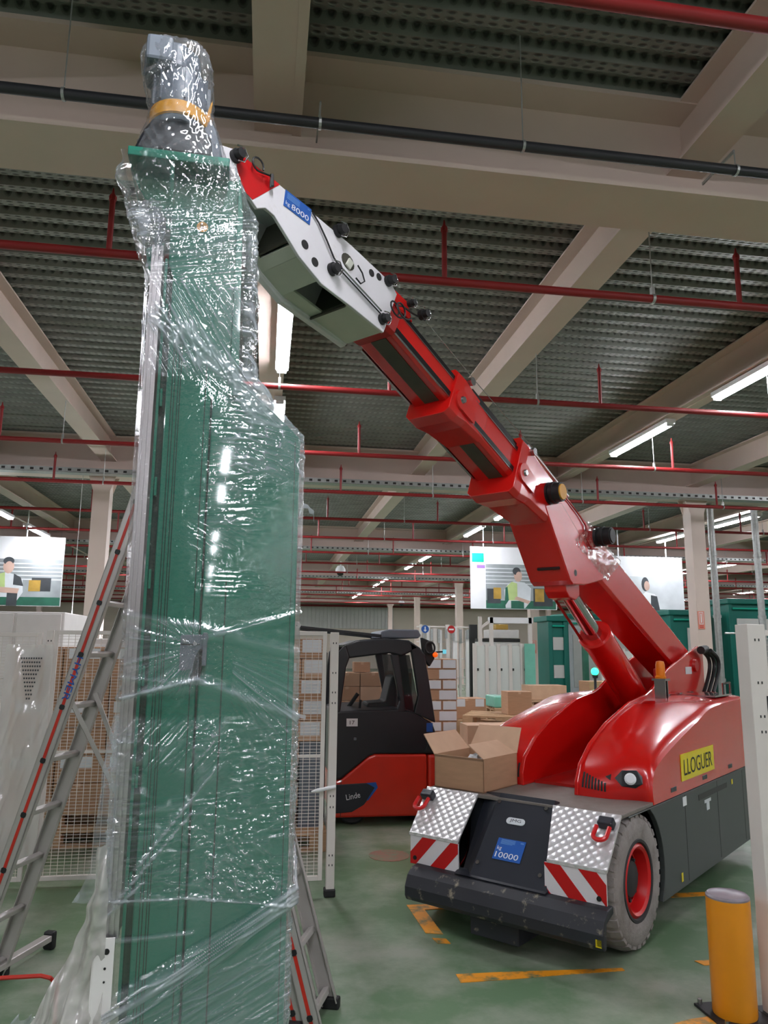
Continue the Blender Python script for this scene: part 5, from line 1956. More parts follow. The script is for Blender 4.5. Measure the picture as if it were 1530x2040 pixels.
mesh_panel('mesh_fence', 'white wire mesh fence panel in front of the boxes behind the ladder', (-1.47, 5.70, 0), 0.62, 0.04, 1.70, mid=(0.86,))
mesh_panel('mesh_fence', 'white wire mesh fence panel at the far left edge', (-2.35, 5.70, 0), 0.80, 0.04, 1.68, mid=(0.42, 0.86, 1.2))
fence_post('white fence post behind the foot of the ladder', -1.50, 5.72, 1.70, 0.045)
# translucent plastic sheet hung on the left fence
nI, nJ = 60, 70
S, T = np.meshgrid(np.linspace(0, 1, nI), np.linspace(0, 1, nJ))
Xs = -1.76 + 0.31 * S
Zs = 0.18 + 1.42 * T
Ys = 5.63 - 0.03 * vn(Xs * 9, Zs * 3, 200) + 0.01 * ridged(Xs, Zs, radians(75), 20, 4, 201, 2)
tag(film_mesh('plastic_cover', Xs, Ys, Zs, 0.25 + 0.3 * vn(Xs * 7, Zs * 3, 202), 'film_white'), 'milky white plastic cover hung over the fence behind the ladder', 'plastic cover')
mb = MB()
for k in range(11):
    z = 1.50 - 0.027 * k
    hw = 0.075 - 0.0055 * k
    n_ = max(2, int(hw * 2 / 0.016))
    for j in range(n_):
        x = -1.575 - hw + j * 0.016
        mb.bb(x, x + 0.010, 5.592, 5.594, z, z + 0.012)
o = obj('printed_mark', mb, 'print_dark')
tag(o, 'grey heart-shaped grid printed on the milky plastic cover', 'print')
# white panels of the cabin at the far left
t = thing('white_cabinet', 'white panelled machine housing behind the left fence', 'cabinet', (-2.6, 8.0, 0))
obj('body', MB().bb(-1.2, 0.62, 0.0, 1.0, 0.02, 1.92), 'white_plastic', t, bevel=0.01)
mb = MB()
for k in range(4):
    obj('panel', MB().bb(-1.18 + 0.45 * k, -0.76 + 0.45 * k, -0.015, 0.0, 0.1, 1.25), 'white_plastic', t, bevel=0.004)
    obj('panel', MB().bb(-1.18 + 0.45 * k, -0.76 + 0.45 * k, -0.015, 0.0, 1.27, 1.90), 'white_plastic', t, bevel=0.004)

# right-hand post and fence
t = fence_post('tall white fence post at the right edge beside the orange bollard', 2.325, 3.38, 1.725, 0.095, False)
obj('lock_slot', MB().bb(0.028, 0.036, -0.0495, -0.0475, 1.30, 1.39), 'ink', t)
mesh_panel('mesh_fence', 'white wire mesh fence panel cut by the right picture edge', (2.385, 3.40, 0), 1.2, 0.10, 1.70, mid=(0.87,), wx=0.05, wz=0.03)

# ================================================================== BOLLARD
t = thing('bollard', 'orange-yellow round safety bollard with grey cap on the right', 'bollard', (2.125, 3.40, 0))
obj('tube', MB().lathe([(0.0, 0.012), (0.092, 0.012), (0.094, 0.02), (0.094, 0.495), (0.0, 0.495)], (0, 0, 0), 'z', 40), 'bollard', t, smooth=True)
obj('cap', MB().lathe([(0.094, 0.493), (0.0935, 0.502), (0.086, 0.510), (0.08, 0.506), (0.0, 0.509)], (0, 0, 0), 'z', 40), 'bollard_cap', t, smooth=True)
obj('base_plate', MB().bb(-0.125, 0.125, -0.125, 0.125, 0.0, 0.012), 'rubber', t, bevel=0.003)
for x in (-0.105, 0.105):
    for y in (-0.105, 0.105):
        obj('anchor_bolt', MB().tube([(x, y, 0.01), (x, y, 0.035)], 0.010, 6), 'steel', t)

# ================================================================== FORKLIFT
FK = thing('forklift', 'parked red and black forklift truck with dark cab, seen from the side', 'forklift', (1.2, 7.75, 0))
fkM = Matrix.Translation((-1.2, -7.75, 0))


def fk(name, mb, m, par=None, **k):
    o = obj(name, mb, m, None, **k)
    o.parent = par or FK
    if par is None:
        o.matrix_parent_inverse = fkM
    return o


Y0f, Y1f = 7.20, 8.30
mb = MB().py([(0.66, 0.07), (0.66, 0.385), (0.74, 0.405), (0.99, 0.60), (1.05, 0.622), (1.545, 0.618), (1.545, 0.07)], Y0f, Y1f)
body = fk('body', mb, 'fork_red', bevel=0.02)
mb = MB().py([(1.552, 0.07), (1.552, 0.618), (1.84, 0.60), (1.93, 0.5), (1.95, 0.2), (1.90, 0.07)], Y0f, Y1f)
fk('counterweight', mb, 'fork_red', bevel=0.03)
for cx_ in (0.85, 1.62):
    for yy in (7.25, 8.05):
        fk('wheel', MB().lathe([(0.0, yy), (0.13, yy), (0.15, yy + 0.02), (0.15, yy + 0.18), (0.13, yy + 0.2), (0.0, yy + 0.2)], (cx_, 0, 0.15), 'y', 24), 'tyre_dark', smooth=True)
mb = MB().py([(0.66, 0.385), (0.74, 0.405), (0.99, 0.60), (1.05, 0.622), (1.70, 0.62), (1.68, 0.68), (1.60, 0.90), (1.42, 1.0), (1.27, 1.03), (0.72, 1.015), (0.66, 1.0)], Y0f + 0.012, Y1f - 0.012)
fk('lower_cab', mb, 'fork_black', bevel=0.02)
for ya, yb in ((Y0f + 0.01, Y0f + 0.07), (Y1f - 0.07, Y1f - 0.01)):
    mb = MB()
    mb.py([(0.66, 1.0), (0.675, 1.41), (0.69, 1.55), (0.76, 1.625), (0.80, 1.50), (0.77, 1.41), (0.72, 1.0)], ya, yb)
    fk('front_pillar', mb, 'fork_black', bevel=0.012)
    mb = MB().py([(0.75, 1.62), (0.90, 1.665), (1.15, 1.685), (1.37, 1.67), (1.48, 1.60), (1.30, 1.52), (1.18, 1.545), (0.79, 1.495)], ya, yb)
    fk('roof_rail', mb, 'fork_black', bevel=0.015)
    mb = MB().py([(1.37, 1.66), (1.48, 1.60), (1.53, 1.53), (1.56, 1.34), (1.63, 0.90), (1.42, 0.99), (1.46, 1.15), (1.40, 1.52)], ya, yb)
    fk('rear_pillar', mb, 'fork_black', bevel=0.012)
    mb = MB().py([(1.19, 1.54), (1.27, 1.53), (1.33, 1.10), (1.34, 1.0), (1.26, 1.0), (1.285, 1.10)], ya, yb)
    fk('middle_pillar', mb, 'fork_black', bevel=0.008)
    mb = MB().py([(0.72, 1.0), (0.79, 1.50), (1.19, 1.54), (1.28, 1.06), (1.27, 1.0)], (ya + yb) / 2 - 0.003, (ya + yb) / 2 + 0.003)
    fk('window_pane', mb, 'glass_cab')
    mb = MB().py([(1.33, 1.0), (1.27, 1.53), (1.38, 1.53), (1.46, 1.12), (1.44, 1.0)], (ya + yb) / 2 - 0.003, (ya + yb) / 2 + 0.003)
    fk('window_pane', mb, 'glass_dark')
fk('roof', MB().py([(0.76, 1.60), (0.90, 1.645), (1.15, 1.665), (1.37, 1.65), (1.37, 1.67), (1.15, 1.69), (0.90, 1.67), (0.74, 1.62)], Y0f + 0.06, Y1f - 0.06), 'fork_black')
fk('roof_unit', MB().py([(1.11, 1.69), (1.12, 1.755), (1.20, 1.775), (1.49, 1.775), (1.52, 1.72), (1.49, 1.69)], 7.35, 8.1), 'motor_grey', bevel=0.012)
fk('seat', MB().py([(1.02, 1.0), (1.02, 1.06), (1.20, 1.07), (1.26, 1.32), (1.33, 1.32), (1.32, 1.0)], 7.55, 7.95), 'rubber', bevel=0.02)
fk('steering_column', MB().tube([(0.85, 7.75, 1.0), (0.95, 7.75, 1.14)], 0.02, 8), 'rubber')
fk('control_lever', MB().tube([(0.93, 7.45, 1.0), (0.94, 7.45, 1.10)], 0.012, 8), 'rubber')
fk('door_seam', MB().bb(0.735, 0.74, Y0f - 0.001, Y0f + 0.01, 0.08, 0.40), 'ink')
fk('step_edge', MB().py([(1.52, 0.64), (1.73, 0.62), (1.75, 0.65), (1.60, 0.72), (1.55, 0.74)], Y0f - 0.01, Y0f + 0.2), 'rubber', bevel=0.008)
pod = fk('logo_pod', MB().py([(0.665, 0.36), (1.06, 0.375), (1.075, 0.33), (0.95, 0.18), (0.84, 0.12), (0.665, 0.11)], Y0f - 0.008, Y0f + 0.01), 'front_black', bevel=0.006)
fk('pod_edge', MB().py([(0.97, 0.372), (1.06, 0.378), (1.078, 0.33), (0.99, 0.22), (0.975, 0.22), (1.05, 0.33)], Y0f - 0.010, Y0f - 0.007), 'blue')
lt = letters('Linde', (0.79, Y0f - 0.011, 0.225), (1, 0, 0.18), (-0.18, 0, 1), 0.13, 0.05, 'white', pod)
np_ = fk('number_plate', MB().bb(0.78, 0.885, Y0f + 0.006, Y0f + 0.013, 0.875, 0.945), 'white')
letters('17', (0.81, Y0f + 0.004, 0.892), (1, 0, 0), (0, 0, 1), 0.045, 0.035, 'ink', np_)
fk('blue_sticker', MB().bb(1.54, 1.60, Y0f + 0.006, Y0f + 0.013, 0.82, 0.90), 'blue')
fk('door_handle', MB().bb(0.85, 0.875, Y0f + 0.0, Y0f + 0.013, 0.75, 0.775), 'motor_grey', bevel=0.004)
pts = [(1.575 + 0.045 * cos(t), 7.2, 1.60 + 0.055 * sin(t)) for t in [2 * pi * k / 20 for k in range(21)]]
fk('mirror_frame', MB().tube(pts, 0.010, 8), 'rubber', smooth=True)
fk('work_light', MB().py([(1.50, 1.70), (1.60, 1.66), (1.63, 1.50), (1.58, 1.42), (1.52, 1.50)], 7.24, 7.32), 'rubber', bevel=0.01)
fk('indicator', MB().sphere((1.625, 7.20, 1.535), 0.026, 12, 8), 'amber', smooth=True)
fk('screen', MB().bb(1.70, 1.735, 7.20, 7.215, 1.545, 1.585), 'screen', bevel=0.003)
fk('screen_arm', MB().tube([(1.63, 7.21, 1.56), (1.70, 7.21, 1.565)], 0.008, 6), 'rubber')
for s_ in (0.0, 0.5):
    fk('mast_rail', MB().bb(0.44, 0.52, 7.30 + s_, 7.38 + s_, 0.05, 1.55), 'fork_black', bevel=0.008)
    fk('mast_rail', MB().bb(0.535, 0.60, 7.32 + s_, 7.40 + s_, 0.05, 1.55), 'fork_black', bevel=0.008)
fk('mast_guard', MB().bb(0.46, 0.50, 7.38, 7.80, 0.1, 1.15), 'fork_black')
for z in (0.3, 0.6, 0.9, 1.2, 1.5):
    fk('mast_crossbar', MB().bb(0.45, 0.59, 7.38, 7.82, z, z + 0.07), 'fork_black')
fk('overhead_guard', MB().bar((0.28, 7.35, 1.79), (1.12, 7.35, 1.71), 0.05, 0.03), 'fork_black', bevel=0.006)
fk('overhead_guard', MB().bar((0.28, 8.0, 1.79), (1.12, 8.0, 1.71), 0.05, 0.03), 'fork_black', bevel=0.006)
for k in range(3):
    fk('mast_hose', MB().tube([(0.55 - 0.02 * k, 7.28, 1.38), (0.46 - 0.015 * k, 7.28, 1.20), (0.38 - 0.01 * k, 7.28, 0.98), (0.36, 7.28, 0.75)], 0.008, 6), 'rubber' if k % 2 else 'label_white', smooth=True)
fk('mast_head', MB().bb(0.42, 0.58, 7.28, 7.45, 1.36, 1.50), 'rubber', bevel=0.01)
fk('fork', MB().py([(0.44, 0.06), (-0.30, 0.05), (-0.30, 0.035), (0.44, 0.02)], 7.45, 7.55), 'fork_black')
fk('fork', MB().py([(0.44, 0.06), (-0.30, 0.05), (-0.30, 0.035), (0.44, 0.02)], 7.85, 7.95), 'fork_black')

# ================================================================== PALLETS AND BOXES
PAL = None


def pallet(x, y, z, rz, label, grp='wooden pallets'):
    global PAL
    if PAL is None:
        t = thing('wooden_pallet', label, 'pallet', (x, y, z), rz, grp)
        for k in range(5):
            obj('top_board', MB().bb(-0.6, 0.6, -0.4 + 0.175 * k, -0.4 + 0.175 * k + 0.10, 0.118, 0.14), 'pallet_wood', t)
        for k in range(3):
            obj('bottom_board', MB().bb(-0.6, 0.6, -0.4 + 0.35 * k, -0.4 + 0.35 * k + 0.10, 0.0, 0.02), 'pallet_wood', t)
            obj('cross_board', MB().bb(-0.6 + 0.53 * k, -0.6 + 0.53 * k + 0.14, -0.4, 0.4, 0.098, 0.118), 'pallet_wood', t)
            for j in range(3):
                obj('block', MB().bb(-0.6 + 0.53 * k, -0.6 + 0.53 * k + 0.14, -0.4 + 0.35 * j, -0.4 + 0.35 * j + 0.10, 0.02, 0.098), 'pallet_wood', t)
        PAL = t
    else:
        t = copy_tree(PAL)
        t.location = (x, y, z)
        t.rotation_euler = (0, 0, rz)
        t['label'] = label
        t['group'] = grp
    return t


def carton(x0, x1, y0, y1, z0, z1, label, grp, lab=None, m='cardboard', rz=0.0, name='carton'):
    """closed carton with tape; lab = list of (u0,u1,v0,v1) white labels on the front face"""
    cx_, cy_ = (x0 + x1) / 2, (y0 + y1) / 2
    t = thing(name, label, 'box', (cx_, cy_, z0), rz, grp)
    w2, d2, h = (x1 - x0) / 2, (y1 - y0) / 2, z1 - z0
    obj('box_body', MB().bb(-w2, w2, -d2, d2, 0, h), m, t, bevel=0.003)
    obj('packing_tape', MB().bb(-0.02, 0.02, -d2 - 0.001, d2, h - 0.03, h + 0.001), 'cardboard_pale', t)
    for (u0, u1, v0, v1) in (lab or []):
        obj('paper_label', MB().bb(-w2 + u0 * 2 * w2, -w2 + u1 * 2 * w2, -d2 - 0.002, -d2 - 0.0005, v0 * h, v1 * h), 'label_white', t)
    return t


TN = ['lowest', 'second', 'third', 'fourth', 'fifth', 'sixth', 'seventh', 'eighth', 'ninth', 'tenth', 'eleventh', 'twelfth']
CN = ['left', 'middle', 'right', 'far right']
# stack behind the left mesh fence
pallet(-1.62, 7.09, 0.0, 0, 'lower wooden pallet under the brown cartons behind the ladder')
pallet(-1.62, 7.09, 0.142, 0, 'upper wooden pallet under the brown cartons behind the ladder')
for r_ in range(6):
    for c_ in range(3):
        x = -2.02 + 0.385 * c_
        lab = [(0.1, 0.75, 0.55, 0.95)] if r_ % 2 == 1 else None
        carton(x, x + 0.375, 6.68, 7.1, 0.284 + 0.217 * r_, 0.284 + 0.217 * r_ + 0.213,
               f'brown carton behind the left mesh fence, {TN[r_]} tier up, {CN[c_]} column', 'cartons behind the left mesh fence', lab)
# tall stack behind the mesh gate
pallet(-0.05, 6.76, 0.0, 0, 'wooden pallet under the tall stack behind the mesh gate')
for r_ in range(9):
    for c_ in range(3):
        x = -0.12 + 0.21 * c_ + (0.02 if r_ % 2 else 0)
        if c_ == 2 and r_ < 4:
            continue
        lab = [(0.1, 0.9, 0.3, 0.95)] if c_ == 2 else ([(0.3, 0.9, 0.2, 0.9)] if r_ < 4 else ([(0.5, 0.8, 0.4, 0.8)] if r_ % 2 else None))
        zt = 0.142 + 0.17 * r_
        if c_ == 2:
            zt = 0.142 + 0.17 * r_
        carton(x, x + 0.205, 6.55, 6.95, zt, zt + 0.166, f'carton behind the mesh gate, {TN[r_]} tier up, {CN[c_]} column', 'cartons behind the mesh gate', lab,
               'cardboard_pale' if (r_ + c_) % 3 == 0 else 'cardboard')
tag(obj('support_box', MB().bb(0.322, 0.50, 6.56, 6.94, 0.142, 0.138 + 0.17 * 4), 'motor_grey', bevel=0.004), 'dull grey crate low behind the mesh gate', 'crate')
# cartons seen through the forklift cab
pallet(1.28, 9.6, 0, 0, 'wooden pallet behind the forklift cab')
for r_ in range(7):
    for c_ in range(3):
        x = 0.85 + 0.32 * c_
        carton(x, x + 0.31, 9.3, 9.75, 0.142 + 0.165 * r_, 0.142 + 0.165 * r_ + 0.161,
               f'carton seen through the forklift window, {TN[r_]} tier up, {CN[c_]} column', 'cartons behind the forklift', [(0.1, 0.9, 0.1, 0.9)] if (c_ == 2 and r_ == 6) else None,
               'cardboard_pale' if (r_ * c_) % 2 else 'cardboard')
carton(1.10, 1.30, 9.4, 9.6, 1.30, 1.42, 'small single carton on top of the stack seen through the forklift window', 'cartons behind the forklift')
# labelled stack right of the forklift
pallet(2.50, 9.30, 0, 0, 'wooden pallet under the labelled stack right of the forklift')
for r_ in range(11):
    z = 0.142 + 0.121 * r_
    if r_ % 2 == 0:
        for c_ in range(2):
            carton(1.93 + 0.185 * c_, 1.93 + 0.185 * c_ + 0.18, 9.0, 9.45, z, z + 0.117, f'white-labelled carton right of the forklift, {TN[r_]} tier up, {["left","right"][c_]} one',
                   'labelled cartons right of the forklift', [(0.06, 0.94, 0.1, 0.92)])
    else:
        carton(1.93, 2.30, 9.0, 9.45, z, z + 0.117, f'wide carton with large white label right of the forklift, {TN[r_]} tier up', 'labelled cartons right of the forklift', [(0.40, 0.97, 0.06, 0.96)])
# pallet jumble between forklift and crane
for k in range(5):
    pallet(3.38, 10.3, 0.1425 * k, radians(-24), f'pallet in the tilted stack behind the open cardboard box, {TN[k]} from the floor', 'stacked empty pallets')
for k in range(4):
    pallet(2.72, 11.35, 0.1425 * k, radians(8), f'pallet in the low stack behind the labelled cartons, {TN[k]} from the floor', 'stacked empty pallets')
for k in range(5):
    pallet(4.10, 11.6, 0.1425 * k, radians(-6), f'pallet in the stack under the greenish bale, {TN[k]} from the floor', 'stacked empty pallets')
for k in range(5):
    pallet(5.0, 13.3, 0.1425 * k, radians(4), f'pallet in the rear stack before the glass guards, {TN[k]} from the floor', 'stacked empty pallets')
carton(3.30, 3.64, 10.15, 10.45, 0.7135, 1.02, 'upright brown carton standing on the tilted pallet stack', 'cartons on the pallets', m='cardboard')
carton(2.72, 3.30, 11.2, 11.6, 0.572, 0.60 + 0.26, 'long carton with two pale patches on the low pallet stack', 'cartons on the pallets', [(0.22, 0.45, 0.6, 0.98), (0.72, 0.95, 0.6, 0.98)])
carton(2.45, 2.70, 11.1, 11.4, 0.572, 0.88, 'small reddish carton at the left end of the low pallet stack', 'cartons on the pallets')
carton(4.65, 5.35, 13.1, 13.5, 0.714, 0.96, 'wide pale carton on the rear pallet stack', 'cartons on the pallets', m='cardboard_pale')
t = thing('wrapped_bale', 'greenish film-wrapped bale on the pallets behind the crane', 'bale', (3.78, 11.6, 0.7135))
obj('bale', MB().bb(-0.30, 0.22, -0.25, 0.25, 0.0, 0.17), 'glass_green', t, bevel=0.02)
obj('paper_label', MB().bb(-0.10, 0.03, -0.253, -0.25, 0.03, 0.13), 'label_white', t)
carton(2.30, 2.86, 8.55, 8.9, 0.0, 0.74, 'tall pale carton standing directly behind the open box', 'cartons on the floor', m='cardboard_pale')
t = carton(5.05, 5.85, 11.45, 11.85, 0.62, 1.10, 'large brown carton with white stripes before the green lamp', 'cartons on the pallets', [(0.08, 0.14, 0.05, 0.7), (0.20, 0.28, 0.05, 0.7)])
for k in range(4):
    pallet(5.75, 11.55, 0.1425 * k, 0, f'pallet below the carton with white stripes, {TN[k]} from the floor', 'stacked empty pallets')
tag(obj('plinth', MB().bb(5.1, 5.8, 11.47, 11.83, 0.572, 0.618), 'pallet_wood'), 'thin wooden board under the carton with white stripes', 'board')

# ================================================================== MACHINES, GUARDS AND PILLAR SIGNS AT THE BACK
def guard(x0, x1, y, n, h, label, m='glass_guard', beam=True):
    t = thing('glass_guard', label, 'guard', (x0, y, 0), 0, 'clear machine guards')
    w_ = (x1 - x0) / n
    for k in range(n + 1):
        obj('guard_post', MB().bb(k * w_ - 0.035, k * w_ + 0.035, -0.035, 0.035, 0.0, h), 'fence_white', t)
    for k in range(n):
        obj('guard_pane', MB().bb(k * w_ + 0.035, (k + 1) * w_ - 0.035, -0.008, 0.008, 0.25, h - 0.05), m, t)
        obj('guard_rail', MB().bb(k * w_ + 0.035, (k + 1) * w_ - 0.035, -0.02, 0.02, 0.2, 0.25), 'fence_white', t)
        obj('guard_lock', MB().bb(k * w_ + 0.04, k * w_ + 0.07, -0.045, -0.02, h * 0.68, h * 0.68 + 0.05), 'ink', t)
    return t


guard(4.20, 5.43, 15.0, 5, 1.70, 'row of clear machine guards left of the pillar with the faint red sign')
guard(6.55, 8.3, 14.2, 4, 1.62, 'row of clear machine guards behind the lift cylinder')
tag(obj('green_screen', MB().bb(5.20, 5.42, 14.85, 14.87, 0.0, 1.70), 'glass_green'), 'tall pale green screen at the right end of the guards', 'screen')
t = thing('gantry', 'white square gantry frame above the machine guards', 'frame', (4.6, 15.3, 0))
for x in (-0.22, 0.02, 0.86):
    obj('gantry_post', MB().bb(x, x + 0.07, 0, 0.07, 0.0, 2.25), 'fence_white', t)
obj('gantry_beam', MB().bb(0.0, 0.95, 0.0, 0.08, 2.12, 2.24), 'white', t)
obj('gantry_arm', MB().bar((-0.2, 0.03, 2.0), (0.05, 0.03, 2.18), 0.05, 0.05), 'fence_white', t)
t = thing('conveyor_unit', 'pale boxy conveyor unit under the white gantry', 'machine', (4.75, 15.9, 0))
obj('body', MB().bb(0.05, 0.70, 0, 0.5, 1.82, 2.0), 'white_plastic', t, bevel=0.01)
obj('dark_gap', MB().bb(-0.15, 0.72, 0.0, 0.5, 1.74, 1.81), 'ink', t)
obj('lower_body', MB().bb(-0.15, 0.72, 0.02, 0.5, 0.0, 1.74), 'wall_grey', t)
obj('ochre_motor', MB().bb(0.2, 0.48, 0.05, 0.4, 2.0, 2.12), 'print_ochre', t, bevel=0.02)
t = thing('white_shelving', 'white upright shelving with hanging pieces far behind the forklift', 'shelf', (4.1, 20, 0))
for k in range(9):
    obj('upright', MB().bb(k * 0.18, k * 0.18 + 0.06 + 0.03 * (k % 3), 0, 0.1, 0.0, 2.22 - 0.05 * (k % 4)), 'white_plastic' if k % 2 else 'fence_white', t)
for z in (0.8, 1.3, 1.75, 2.15):
    obj('shelf_board', MB().bb(0, 1.5, 0.1, 0.5, z, z + 0.03), 'fence_white', t)
for k in range(7):
    obj('hanging_piece', MB().bb(0.08 + 0.2 * k, 0.14 + 0.2 * k, -0.05, 0.0, 1.85 - 0.06 * (k % 3), 2.1), 'galv', t)
t = thing('dark_doorway', 'narrow black upright opening left of the gantry', 'opening', (5.2, 19.0, 0))
obj('dark_strip', MB().bb(0, 0.2, 0, 0.1, 0, 2.2), 'ink', t)
# round traffic signs
for x, col, lab, ar in ((3.18, 'blue', 'round blue sign with a white down arrow on a thin post', True), (3.72, 'refl_red', 'round red sign half hidden by a far pillar', False)):
    t = thing('round_sign', lab, 'sign', (x, 15.0, 0))
    obj('sign_post', MB().tube([(0, 0.03, 0), (0, 0.03, 2.02)], 0.012, 8), 'galv', t)
    obj('sign_disc', MB().lathe([(0.0, 0.0), (0.078, 0.0), (0.078, 0.012), (0, 0.012)], (0, 0, 1.97), 'y', 28), col, t)
    if ar:
        mb = MB().py([(-0.011, 2.02), (-0.011, 1.955), (-0.035, 1.955), (0, 1.915), (0.035, 1.955), (0.011, 1.955), (0.011, 2.02)], -0.003, -0.001)
        obj('arrow', mb, 'white', t)
    else:
        obj('bar', MB().bb(-0.05, 0.05, -0.003, -0.001, 1.955, 1.985), 'white', t)


def fire_sign(x, y, z, w_, h_, lab):
    t = thing('pillar_sign', lab, 'sign', (x, y, z), 0)
    obj('panel', MB().bb(0, w_, -0.004, 0, 0, h_), 'sign_salmon', t)
    obj('frame_line', MB().bb(w_ * 0.18, w_ * 0.82, -0.005, -0.004, h_ * 0.27, h_ * 0.95), 'refl_white', t)
    obj('inner_panel', MB().bb(w_ * 0.26, w_ * 0.74, -0.006, -0.005, h_ * 0.31, h_ * 0.91), 'sign_salmon', t)
    obj('white_bar', MB().bb(w_ * 0.42, w_ * 0.58, -0.007, -0.006, h_ * 0.36, h_ * 0.86), 'white', t)
    for k in range(2):
        obj('small_print', MB().bb(w_ * 0.2, w_ * 0.8, -0.005, -0.004, h_ * (0.08 + 0.08 * k), h_ * (0.12 + 0.08 * k)), 'refl_red', t)


fire_sign(8.655, 14.23, 2.02, 0.145, 0.36, 'salmon pink sign with a white bar on the right pillar')
fire_sign(8.655, 24.03, 1.45, 0.16, 0.42, 'faint salmon sign on the farther pillar beside the guards')


def teal_cabinet(x, y, w_, h_, lab, d=0.8, cm='teal', win=((0.2, 0.8, 0.55, 0.85),)):
    t = thing('machine_cabinet', lab, 'cabinet', (x, y, 0), 0, 'teal machine cabinets')
    obj('carcass', MB().bb(0.04, w_ - 0.04, 0.05, d, 0.0, h_ - 0.12), cm, t)
    for u in (0, w_ - 0.09):
        obj('corner_post', MB().bb(u, u + 0.09, 0, 0.1, 0, h_), 'teal', t, bevel=0.01)
    obj('top_cap', MB().bb(-0.05, w_ + 0.05, -0.05, d, h_ - 0.12, h_), 'teal', t, bevel=0.02)
    obj('chrome_rail', MB().tube([(0.08, -0.03, h_ - 0.22), (w_ - 0.08, -0.03, h_ - 0.22)], 0.02, 8), 'teal_bright', t)
    for (a, b, c, d_) in win:
        obj('panel', MB().bb(a * w_, b * w_, 0.03, 0.05, c * h_, d_ * h_), 'wall_grey', t, bevel=0.005)
    return t


teal_cabinet(6.16, 16.0, 0.44, 2.32, 'narrow teal cabinet with two grey panels beside the far pillar', win=((0.25, 0.95, 0.68, 0.80), (0.25, 0.95, 0.42, 0.54)))
teal_cabinet(6.95, 17.0, 2.0, 2.42, 'wide grey cabinet with teal frame behind the lift cylinder', cm='print_light', win=((0.1, 0.45, 0.3, 0.8), (0.55, 0.9, 0.3, 0.8)))
teal_cabinet(9.05, 16.0, 0.95, 2.50, 'teal cabinet left of the right pillar', win=((0.45, 0.95, 0.62, 0.84),))
teal_cabinet(10.25, 15.6, 1.7, 2.75, 'large teal cabinet right of the right pillar', win=((0.12, 0.9, 0.72, 0.84), (0.12, 0.3, 0.1, 0.6)))
teal_cabinet(12.2, 15.8, 2.4, 2.6, 'teal cabinet seen through the right mesh fence', win=((0.1, 0.9, 0.45, 0.6), (0.1, 0.9, 0.1, 0.2)))
for x, lab in ((9.32, 'pale vertical duct pipe just right of the right pillar'), (10.35, 'pale vertical duct pipe by the right picture edge')):
    t = thing('duct_pipe', lab, 'pipe', (x, 14.6, 0))
    obj('pipe', MB().tube([(0, 0, 0), (0, 0, 4.65)], 0.07, 14), 'galv', t, smooth=True)
    for z in (1.0, 2.3, 3.6):
        obj('pipe_clamp', MB().lathe([(0.07, -0.03), (0.085, -0.03), (0.085, 0.03), (0.07, 0.03)], (0, 0, z), 'z', 14), 'galv', t)
tag(obj('connecting_pipe', MB().tube([(9.4, 14.5, 1.95), (10.3, 14.5, 1.95)], 0.02, 8), 'galv'), 'thin horizontal pipe between the two vertical ducts', 'pipe')
t = thing('green_pole', 'short dark green upright pole before the wide teal cabinet', 'pole', (6.35, 14.6, 0))
obj('pole', MB().bb(0.0, 0.10, 0, 0.1, 0.0, 2.25), 'print_green', t)
t = thing('signal_lamp', 'glowing green signal lamp on a dark post behind the lift cylinder', 'lamp', (4.95, 11.0, 0))
obj('lamp_post', MB().tube([(0, 0, 0), (0, 0, 1.17)], 0.02, 10), 'front_black', t)
obj('lamp_socket', MB().tube([(0, 0, 1.17), (0, 0, 1.22)], [0.04, 0.05], 14), 'front_black', t, smooth=True)
obj('lamp_bulb', MB().sphere((0, 0, 1.27), 0.055, 16, 10), 'green_lamp', t, smooth=True)

# ================================================================== HANGING BANNERS
def banner(x, y, z, w_, h_, lab, rods):
    K = 21.5 / 13
    t = thing('hanging_banner', lab, 'banner', (x * K, y * K, 1.6 + (z - 1.6) * K))
    t.scale = (K, K, K)
    z = 1.6 + (z - 1.6) * K
    obj('board', MB().bb(0, w_, 0, 0.02, 0, h_), 'white', t)
    for r_ in rods:
        obj('suspension_wire', MB().tube([(r_, 0.01, h_), (r_, 0.01, (5.43 - z) / K)], 0.012, 6), 'white', t)
    return t


def flat(t, pts, m, d=0.002, name='printed_area'):
    return obj(name, MB().py(pts, -d, -d + 0.001), m, t)


def ell(cx_, cz_, a, b, n=16):
    return [(cx_ + a * cos(2 * pi * k / n), cz_ + b * sin(2 * pi * k / n)) for k in range(n)]


def rect(a, b, c, d):
    return [(a, c), (b, c), (b, d), (a, d)]


def scenery(t, x0, x1, z0, z1, m='print_grey'):
    flat(t, rect(x0, x1, z0, z1), m, 0.002)
    h = z1 - z0
    flat(t, rect(x0, x1, z0, z0 + 0.18 * h), 'print_green', 0.003)
    for k in range(5):
        zz__ = z0 + h * (0.55 + 0.085 * k)
        flat(t, rect(x0, x1, zz__, zz__ + 0.018), 'print_light', 0.003)


